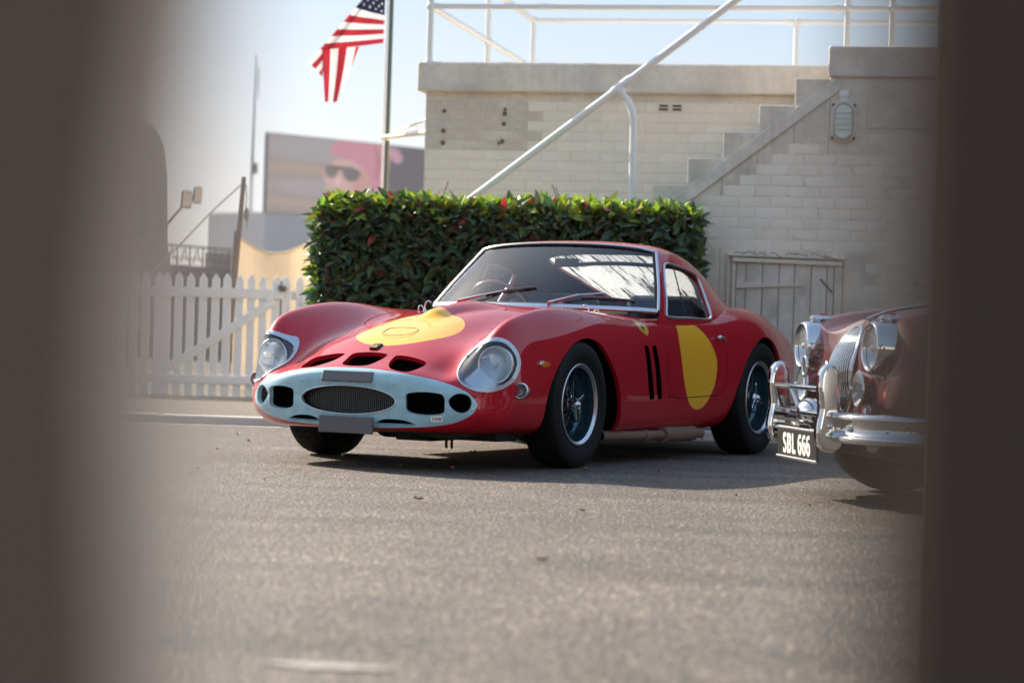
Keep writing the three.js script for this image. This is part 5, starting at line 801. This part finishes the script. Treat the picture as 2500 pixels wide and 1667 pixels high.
  part('mirror', [box(0.15, 0.05, 0.022, 0.0, 1.085, -1.345, 0.01), rod([0.0, 1.11, -1.34], [0.0, 1.165, -1.30], 0.005, 0.005, 8)], M.black, coupe);
  part('roll_hoop', tube([[-0.56, 0.5, -2.0], [-0.55, 0.9, -2.0], [-0.46, 1.06, -2.0], [-0.2, 1.10, -2.0], [0.2, 1.10, -2.0], [0.46, 1.06, -2.0], [0.55, 0.9, -2.0], [0.56, 0.5, -2.0]], 0.013, 60, 10), M.lining, coupe);
}
// ---- small fittings
part('number_plate', [moved(new RoundedBoxGeometry(0.282, 0.056, 0.012, 2, 0.005), 0.004, 0.442, 1.050, -0.42)], M.greyPlate, coupe, 'blank grey plate above the mouth');
part('number_plate', [moved(new RoundedBoxGeometry(0.302, 0.082, 0.014, 2, 0.005), 0.006, 0.209, 1.052, 0.02)], M.greyPlate, coupe, 'blank grey plate hung below the mouth');
part('nose_badge', moved(new RoundedBoxGeometry(0.046, 0.010, 0.066, 2, 0.004), -0.012, 0.588, 0.757, 0.36), M.black, coupe);
part('badge_emblem', [moved(new THREE.BoxGeometry(0.036, 0.003, 0.012), -0.012, 0.5865, 0.7755, 0.36), moved(new THREE.BoxGeometry(0.010, 0.003, 0.022), -0.012, 0.594, 0.754, 0.36)], M.brass, coupe);
part('hatch_line', [tube([[-0.088, 0.680, 0.478], [0.065, 0.6805, 0.478], [0.082, 0.6555, 0.575], [0.05, 0.648, 0.607], [0.0, 0.6445, 0.622], [-0.05, 0.647, 0.610], [-0.082, 0.655, 0.578]].map(([x, y, z]) => [x, y + 0.001, z]), 0.0013, 80, 5, true)], M.black, coupe);
part('tow_sticker', moved(new THREE.PlaneGeometry(0.058, 0.030), 0, 0, 0), M.tow, coupe);
{ const s = coupe.children.at(-1); s.position.set(0.460, 0.2545, 0.9715); s.rotation.order = 'YXZ'; s.rotation.set(0.28, 0.50, 0.03); }
part('splitter', [box(0.66, 0.016, 0.22, 0.22, 0.178, 0.72), moved(new RoundedBoxGeometry(0.5, 0.05, 0.22, 2, 0.01), 0.36, 0.168, 0.52), box(0.2, 0.05, 0.9, 0.1, 0.15, 0.1)], M.black, coupe);
part('tow_eye', [tube([[0.455, 0.17, 0.80], [0.455, 0.125, 0.805], [0.455, 0.11, 0.80]], 0.007, 10, 8), tube([[0.425, 0.17, 0.80], [0.425, 0.125, 0.805], [0.425, 0.112, 0.80]], 0.007, 10, 8), box(0.14, 0.02, 0.05, 0.42, 0.164, 0.80, 0.005)], M.black, coupe);
part('exhaust_pipe', [tube([[0.66, 0.15, -0.45], [0.69, 0.145, -0.75], [0.69, 0.14, -1.2]], 0.026, 24, 12), tube([[0.61, 0.16, -0.45], [0.62, 0.15, -0.8], [0.63, 0.14, -1.2]], 0.026, 24, 12), rod([0.69, 0.14, -1.18], [0.69, 0.14, -1.62], 0.042, 0.042, 18), rod([0.69, 0.14, -0.92], [0.69, 0.14, -0.97], 0.034, 0.034, 16), rod([0.69, 0.14, -1.62], [0.70, 0.14, -1.72], 0.03, 0.028, 14), box(0.03, 0.06, 0.03, 0.67, 0.17, -1.3)], M.rust, coupe);
part('suspension', [rod([0.2, 0.25, 0.05], [0.6, 0.29, 0.0], 0.018), rod([-0.2, 0.25, 0.05], [-0.6, 0.29, 0.0], 0.018), box(0.34, 0.22, 0.9, 0, 0.24, 0.05, 0.05), box(0.3, 0.16, 1.6, 0, 0.22, -1.4, 0.05), rod([-0.62, 0.33, -2.4], [0.62, 0.33, -2.4], 0.045), ball(0.14, 0, 0.31, -2.4)], M.black, coupe);
// bonnet hooks, insect deflector, washer jets
for (const s of [1, -1]) part('bonnet_catch', [tube([[0.500 * s, 0.786, -0.60], [0.500 * s, 0.812, -0.60], [0.490 * s, 0.832, -0.60], [0.472 * s, 0.836, -0.60], [0.463 * s, 0.826, -0.60]], 0.0042, 24, 8), rod([0.500 * s, 0.780, -0.60], [0.500 * s, 0.792, -0.60], 0.012, 0.009, 12), tube([[0.515 * s, 0.786, -0.615], [0.53 * s, 0.81, -0.62], [0.548 * s, 0.808, -0.62], [0.552 * s, 0.786, -0.62]], 0.0036, 16, 8)], M.chrome, coupe);
part('insect_deflector', moved(plate(outline([[-0.12, 0], [-0.09, 0.022], [-0.03, 0.042], [0.03, 0.045], [0.09, 0.026], [0.13, 0]], 40), 0.003), 0.335, 0.805, -0.53, -0.5, 0.08, 0), M.lens, coupe);
part('washer_jet', [ball(0.011, 0.36, 0.84, -0.54, 12, 8), rod([0.36, 0.80, -0.54], [0.36, 0.84, -0.54], 0.006)], M.lens, coupe);

// ---- wheels
{
  const w = makeWheel('wheel', 0.325, 0.192, coupe, { rim: 0.208, ear: Math.PI }); w.position.set(0.664, 0.323, 0);
  const mk = (x, y, z, turn, roll, sc = 1) => { const c = w.clone(); c.position.set(x, y, z); c.rotation.y = turn; c.rotation.x = roll; c.scale.set(sc * 1.08, sc, sc); coupe.add(c); return c; };
  w.rotation.x = 0.0;
  const rf = w.clone(); rf.position.set(-0.715, 0.323, 0.02); rf.rotation.set(0.4, Math.PI, 0); coupe.add(rf);
  mk(0.690, 0.336, -2.4, 0, 1.25, 1.038); mk(-0.690, 0.336, -2.4, Math.PI, 0.9, 1.038);
}

// ------------------------------------------------------------------ maroon sports car on the right
const OLD = thing('vintage_sports_car', 'maroon vintage sports car with chrome bumper, twin headlamps and upright slatted grille', 'car', [1.51, 0, -10.455], -1.391);
{
  const P = (z, yc, ...c) => [[0, yc, z], ...c.map((p) => [p[0], p[1], p[2] ?? z])];
  const net = [
    Array.from({ length: 11 }, () => [0, 0.55, 0.098]),
    [[0, 0.752, 0.000], [0.045, 0.745, 0.008], [0.09, 0.722, 0.024], [0.125, 0.685, 0.045], [0.15, 0.635, 0.064], [0.158, 0.575, 0.074], [0.152, 0.505, 0.076], [0.13, 0.44, 0.07], [0.09, 0.40, 0.062], [0.045, 0.384, 0.058], [0, 0.38, 0.057]],
    [[0, 0.778, -0.025], [0.11, 0.765, -0.012], [0.22, 0.735, 0.020], [0.33, 0.735, 0.046], [0.47, 0.765, 0.040], [0.60, 0.66, 0.050], [0.655, 0.53, 0.072], [0.64, 0.43, 0.085], [0.54, 0.36, 0.09], [0.28, 0.335, 0.075], [0, 0.33, 0.062]],
    P(-0.12, 0.815, [0.15, 0.806], [0.29, 0.778], [0.39, 0.780], [0.50, 0.818], [0.665, 0.755], [0.765, 0.57], [0.772, 0.40], [0.73, 0.27], [0.35, 0.25], [0, 0.25]),
    P(-0.36, 0.858, [0.18, 0.846], [0.33, 0.812], [0.42, 0.808], [0.53, 0.842], [0.70, 0.79], [0.80, 0.60], [0.80, 0.40], [0.75, 0.22], [0.35, 0.21], [0, 0.21]),
    P(-0.80, 0.915, [0.21, 0.90], [0.37, 0.858], [0.46, 0.838], [0.56, 0.838], [0.71, 0.775], [0.81, 0.58], [0.805, 0.37], [0.75, 0.2], [0.35, 0.2], [0, 0.2]),
    P(-1.30, 0.955, [0.25, 0.945], [0.43, 0.915], [0.52, 0.88], [0.61, 0.83], [0.725, 0.755], [0.80, 0.56], [0.795, 0.36], [0.74, 0.19], [0.35, 0.19], [0, 0.19]),
    P(-2.1, 0.90, [0.25, 0.895], [0.44, 0.885], [0.56, 0.86], [0.66, 0.81], [0.745, 0.73], [0.80, 0.55], [0.79, 0.36], [0.74, 0.19], [0.35, 0.19], [0, 0.19]),
    P(-2.85, 0.92, [0.25, 0.915], [0.44, 0.90], [0.57, 0.875], [0.68, 0.83], [0.765, 0.74], [0.82, 0.54], [0.81, 0.36], [0.74, 0.22], [0.35, 0.22], [0, 0.22]),
    P(-3.5, 0.82, [0.22, 0.815], [0.38, 0.80], [0.50, 0.785], [0.60, 0.75], [0.70, 0.67], [0.75, 0.52], [0.74, 0.40], [0.68, 0.28], [0.35, 0.27], [0, 0.27]),
    P(-3.98, 0.60, [0.15, 0.60], [0.28, 0.59], [0.36, 0.58], [0.43, 0.57], [0.50, 0.53], [0.54, 0.47], [0.52, 0.42], [0.45, 0.37], [0.25, 0.36], [0, 0.36]),
    Array.from({ length: 11 }, () => [0, 0.47, -4.08]),
  ];
  const both = (t) => t.concat(mirrored(t)); let skin = sheet(net, 200, 110);
  const arch = sdPoly(ovalOutline(-0.40, 0.31, 0.385, 0.36, 60)), archR = sdPoly(ovalOutline(-2.98, 0.31, 0.37, 0.30, 60)), dark = [], rim = [];
  for (const f of [arch, archR]) { const c = cut(skin, (p) => (p.x > 0.40 ? f(p.z, p.y) : 1)); skin = c.out; rim.push(...lip(c.edge, 0.02, [-1, 0, 0])); dark.push(...lip(c.edge, 0.3, [-1, 0, 0])); }
  const gr = sdPoly(ovalOutline(0, 0.565, 0.150, 0.180, 60, 2.1)), g = cut(refine(skin, (p) => (p.z > -0.1 ? gr(p.x, p.y) : 1), 0.02, 1), (p) => (p.z > -0.1 ? gr(p.x, p.y) : 1)); skin = g.out; rim.push(...lip(g.edge, 0.01));
  const bon = sdPoly(outline([[0, -0.06], [0.12, -0.03], [0.215, 0.0], [0.27, -0.12], [0.315, -0.36], [0.355, -0.8], [0.40, -1.2], [0, -1.25], [-0.3, -0.8]], 60)), bn = cut(skin, (p) => (p.y > 0.68 ? bon(p.x, p.z) : 1)); skin = bn.out;
  const bg = cut(bn.in, (p) => bon(p.x, p.z) + 0.004);
  part('body', geoOf(both([...skin, ...rim])), M.maroon, OLD); part('bonnet', geoOf(both(bg.in)), M.maroon, OLD);
  part('wheel_arch', geoOf(both([...dark, ...pushed(g.in, -0.06), ...pushed(bg.out, -0.004), ...lip(g.edge, 0.06)])), M.void, OLD);
  // grille: chrome frame and upright slats that follow the nose
  const zg = (y, x) => 0.105 - 1.25 * Math.max(0, y - 0.565) ** 1.55 - 0.9 * Math.max(0, 0.52 - y) ** 1.6 - 0.6 * x * x, ring = [];
  for (let i = 0; i < 48; i++) { const t = i / 48 * 2 * Math.PI, x = 0.153 * Math.sign(Math.cos(t)) * Math.abs(Math.cos(t)) ** 0.95, y = 0.565 + 0.184 * Math.sin(t); ring.push(V(x, y, zg(y, x) - 0.004)); }
  const gp = thingless('grille', OLD); part('grille_frame', tube(ring, 0.011, 120, 10, true), M.chrome, gp);
  for (let i = 0; i < 13; i++) { const x = -0.134 + i * 0.268 / 12, hh = 0.178 * Math.sqrt(Math.max(0, 1 - (x / 0.153) ** 2)), pts = []; for (let k = 0; k <= 10; k++) { const y = 0.565 - hh + 2 * hh * k / 10; pts.push(V(x, y, zg(y, x))); } part('slat', tube(pts, 0.0046, 24, 7), M.chrome, gp); }
  // lamps
  for (const s of [1, -1]) {
    const hl = thingless('headlight', OLD), c = V(0.475 * s, 0.660, 0.10), q = new THREE.Quaternion().setFromUnitVectors(V(0, 1, 0), V(0, 0.02, 1).normalize()), fit = (geo, o = c) => geo.applyQuaternion(q).translate(o.x, o.y, o.z);
    part('lamp_drum', fit(lathe([[0.112, -0.11], [0.111, -0.06], [0.110, -0.01], [0.109, 0.008], [0.106, 0.020], [0.098, 0.026], [0.090, 0.020], [0.086, 0.010]], 56)), M.chrome, hl);
    part('reflector', fit(lathe([[0.004, -0.05], [0.03, -0.045], [0.06, -0.026], [0.086, 0.006]], 40)), M.chrome, hl);
    part('lamp_lens', fit(discUV(lathe([[0, 0.036], [0.03, 0.033], [0.06, 0.024], [0.078, 0.015], [0.088, 0.008]], 48))), M.ribbed, hl);
    part('bulb_shield', fit(lathe([[0, 0.02], [0.015, 0.014], [0.018, 0.0], [0.017, -0.03]], 20)), M.chrome, hl);
    const sl = thingless('side_light', OLD); part('housing', [moved(new THREE.SphereGeometry(0.021, 20, 12), 0, 0, 0).scale(0.8, 0.85, 2.3).translate(0.475 * s, 0.783, 0.035)], M.chrome, sl); part('jewel', [moved(new THREE.SphereGeometry(0.009, 12, 8), 0, 0, 0).scale(0.7, 0.8, 1.8).translate(0.475 * s, 0.802, 0.03)], M.redGlass, sl); part('lens', ball(0.0165, 0.475 * s, 0.783, 0.074, 16, 10), M.ribbed, sl);
    const fg = thingless('fog_lamp', OLD), fc = V(0.385 * s, 0.487, 0.13);
    part('bowl', fit(lathe([[0.012, -0.085], [0.04, -0.07], [0.062, -0.035], [0.076, 0.0], [0.079, 0.008], [0.074, 0.014]], 40), fc), M.chrome, fg); part('reflector', fit(lathe([[0.005, -0.035], [0.04, -0.022], [0.073, 0.010]], 32), fc), M.chrome, fg); part('lens', fit(discUV(lathe([[0, 0.030], [0.035, 0.025], [0.06, 0.017], [0.074, 0.011]], 40)), fc), M.ribbed, fg); part('bracket', [rod([0.385 * s, 0.41, 0.10], [0.385 * s, 0.37, 0.10], 0.013, 0.016, 10), ball(0.012, 0.385 * s, 0.487, 0.165, 10, 8)], M.chrome, fg);
    const am = thingless('indicator', OLD), ac = V(0.585 * s, 0.465, 0.072); part('bezel', fit(lathe([[0.040, -0.05], [0.041, 0.0], [0.039, 0.012], [0.034, 0.014]], 32), ac), M.chrome, am); part('lens', fit(lathe([[0, 0.026], [0.018, 0.022], [0.033, 0.012]], 28), ac), M.amberRed, am);
    // overrider
    const ov = plate(outline([[0.262, 0.400], [0.275, 0.300], [0.262, 0.252], [0.220, 0.236], [0.195, 0.246], [0.190, 0.30], [0.205, 0.36], [0.212, 0.46], [0.215, 0.545], [0.238, 0.570], [0.258, 0.558], [0.270, 0.49]], 60), 0.028, 0.018, { bevelSegments: 6 });
    part('overrider', ov.rotateY(-Math.PI / 2).translate(0.355 * s + 0.014, 0, 0.015), M.chrome, OLD);
  }
  // bumper swept along the front and round the corners
  const path = new THREE.CatmullRomCurve3([[-0.83, -0.26], [-0.815, -0.10], [-0.765, 0.055], [-0.66, 0.165], [-0.5, 0.225], [-0.3, 0.245], [0, 0.25], [0.3, 0.245], [0.5, 0.225], [0.66, 0.165], [0.765, 0.055], [0.815, -0.10], [0.83, -0.26]].map(([x, z]) => V(x, 0, z)), false, 'centripetal');
  const prof = [[-0.028, 0.262], [-0.006, 0.266], [0.004, 0.277], [0.005, 0.290], [-0.004, 0.303], [-0.008, 0.322], [-0.007, 0.340], [-0.001, 0.354], [0.006, 0.366], [0.004, 0.380], [-0.006, 0.389], [-0.028, 0.392]];
  const grid = []; for (let i = 0; i <= 120; i++) { const p = path.getPointAt(i / 120), t = path.getTangentAt(i / 120), n = V(-t.z, 0, t.x).multiplyScalar(-1); if (n.dot(V(p.x * 0.5, 0, p.z + 0.6)) < 0) n.negate(); grid.push(prof.map(([d, y]) => ({ x: p.x + n.x * d * 1.4, y, z: p.z + n.z * d * 1.4, u: i / 120, v: 0 }))); }
  const fine = grid.map((r) => { const c = new THREE.CatmullRomCurve3(r.map((p) => V(p.x, p.y, p.z))); return c.getPoints(44).map((p) => ({ x: p.x, y: p.y, z: p.z, u: 0, v: 0 })); });
  part('bumper', geoOf(gridTris(fine)), M.chrome, OLD);
  for (const x of [-0.52, 0.52, 0.70, -0.70]) part('bolt', ball(0.011, x, 0.325, Math.abs(x) < 0.6 ? 0.214 : 0.112, 12, 8), M.chrome, OLD);
  part('bumper_iron', [box(0.03, 0.05, 0.24, 0.36, 0.32, 0.12), box(0.03, 0.05, 0.24, -0.36, 0.32, 0.12)], M.black, OLD);
  part('plinth', [moved(new THREE.SphereGeometry(0.075, 28, 18), 0, 0, 0).scale(1.25, 0.85, 0.8).translate(-0.06, 0.372, 0.20)], M.chrome, OLD);
  // badge bar with two badges
  part('badge_bar', [rod([-0.345, 0.480, 0.245], [0.345, 0.480, 0.245], 0.0125, 0.0125, 16), ball(0.0155, -0.348, 0.48, 0.245), ball(0.0155, 0.348, 0.48, 0.245), rod([-0.2, 0.47, 0.245], [-0.17, 0.37, 0.21], 0.012, 0.016, 10), rod([0.2, 0.47, 0.245], [0.17, 0.37, 0.21], 0.012, 0.016, 10)], M.chrome, OLD);
  const b1 = thingless('oval_badge', OLD); part('rim', [moved(new THREE.TorusGeometry(0.030, 0.007, 10, 40), 0, 0, 0).scale(1, 1.32, 1).translate(-0.01, 0.57, 0.245), rod([-0.01, 0.485, 0.245], [-0.01, 0.535, 0.245], 0.009, 0.006, 10)], M.chrome, b1); part('face', moved(new THREE.CylinderGeometry(0.029, 0.029, 0.006, 32), 0, 0, 0, Math.PI / 2).scale(1, 1.32, 1).translate(-0.01, 0.57, 0.245), M.steel, b1);
  const b2 = thingless('round_badge', OLD); part('rim', [moved(new THREE.TorusGeometry(0.039, 0.006, 10, 40), 0.285, 0.556, 0.245), moved(new THREE.TorusGeometry(0.020, 0.003, 8, 32), 0.285, 0.556, 0.249), rod([0.285, 0.485, 0.245], [0.285, 0.52, 0.245], 0.009, 0.007, 10)], M.chrome, b2); part('face', moved(new THREE.CylinderGeometry(0.038, 0.038, 0.006, 32), 0.285, 0.556, 0.245, Math.PI / 2), M.cream, b2);
  // number plate
  const np = thingless('number_plate', OLD); part('plate', moved(new RoundedBoxGeometry(0.565, 0.128, 0.008, 2, 0.003), 0, 0.237, 0.272, 0.05), M.black, np); part('plate_edge', [box(0.57, 0.012, 0.012, 0, 0.173, 0.276, 0.004), box(0.57, 0.01, 0.012, 0, 0.3015, 0.270, 0.004)], M.satin, np);
  const txt = part('lettering', moved(new THREE.PlaneGeometry(0.545, 0.112), 0, 0, 0), M.plateText, np); txt.position.set(0, 0.2375, 0.2772); txt.rotation.x = 0.05;
  part('plate_lamp', [box(0.07, 0.018, 0.03, -0.02, 0.313, 0.255, 0.005)], M.black, OLD);
  part('bonnet_strip', tube([[0, 0.783, -0.02], [0, 0.822, -0.12], [0, 0.864, -0.36], [0, 0.92, -0.8], [0, 0.957, -1.2]], 0.006, 40, 8), M.chrome, OLD);
  part('underbody', [box(1.3, 0.04, 3.2, 0, 0.22, -1.6), box(1.0, 0.16, 0.2, 0, 0.28, -0.05)], M.black, OLD);
  part('windscreen', [tube([[-0.66, 0.86, -1.38], [-0.60, 1.12, -1.52], [-0.3, 1.2, -1.48], [0, 1.22, -1.46], [0.3, 1.2, -1.48], [0.60, 1.12, -1.52], [0.66, 0.86, -1.38]], 0.014, 60, 8)], M.chrome, OLD);
  part('soft_top', geoOf(both(sheet([P(-1.50, 1.215, [0.3, 1.195], [0.55, 1.13], [0.66, 0.95], [0.70, 0.80]), P(-1.9, 1.26, [0.3, 1.24], [0.54, 1.17], [0.66, 0.98], [0.72, 0.80]), P(-2.3, 1.18, [0.3, 1.165], [0.5, 1.11], [0.62, 0.96], [0.70, 0.82]), P(-2.7, 0.92, [0.3, 0.91], [0.45, 0.90], [0.55, 0.88], [0.62, 0.84])], 30, 30, [true, false]))), M.black, OLD);
  const w = makeWheel('wheel', 0.335, 0.165, OLD, { rim: 0.205, plain: true, ribs: 6, pitches: 44 }); w.position.set(0.665, 0.333, -0.40);
  for (const [x, z, t] of [[-0.665, -0.40, Math.PI], [0.665, -2.98, 0], [-0.665, -2.98, Math.PI]]) { const c = w.clone(); c.position.set(x, 0.333, z); c.rotation.y = t; OLD.add(c); }
}

renderer.render(scene, camera);
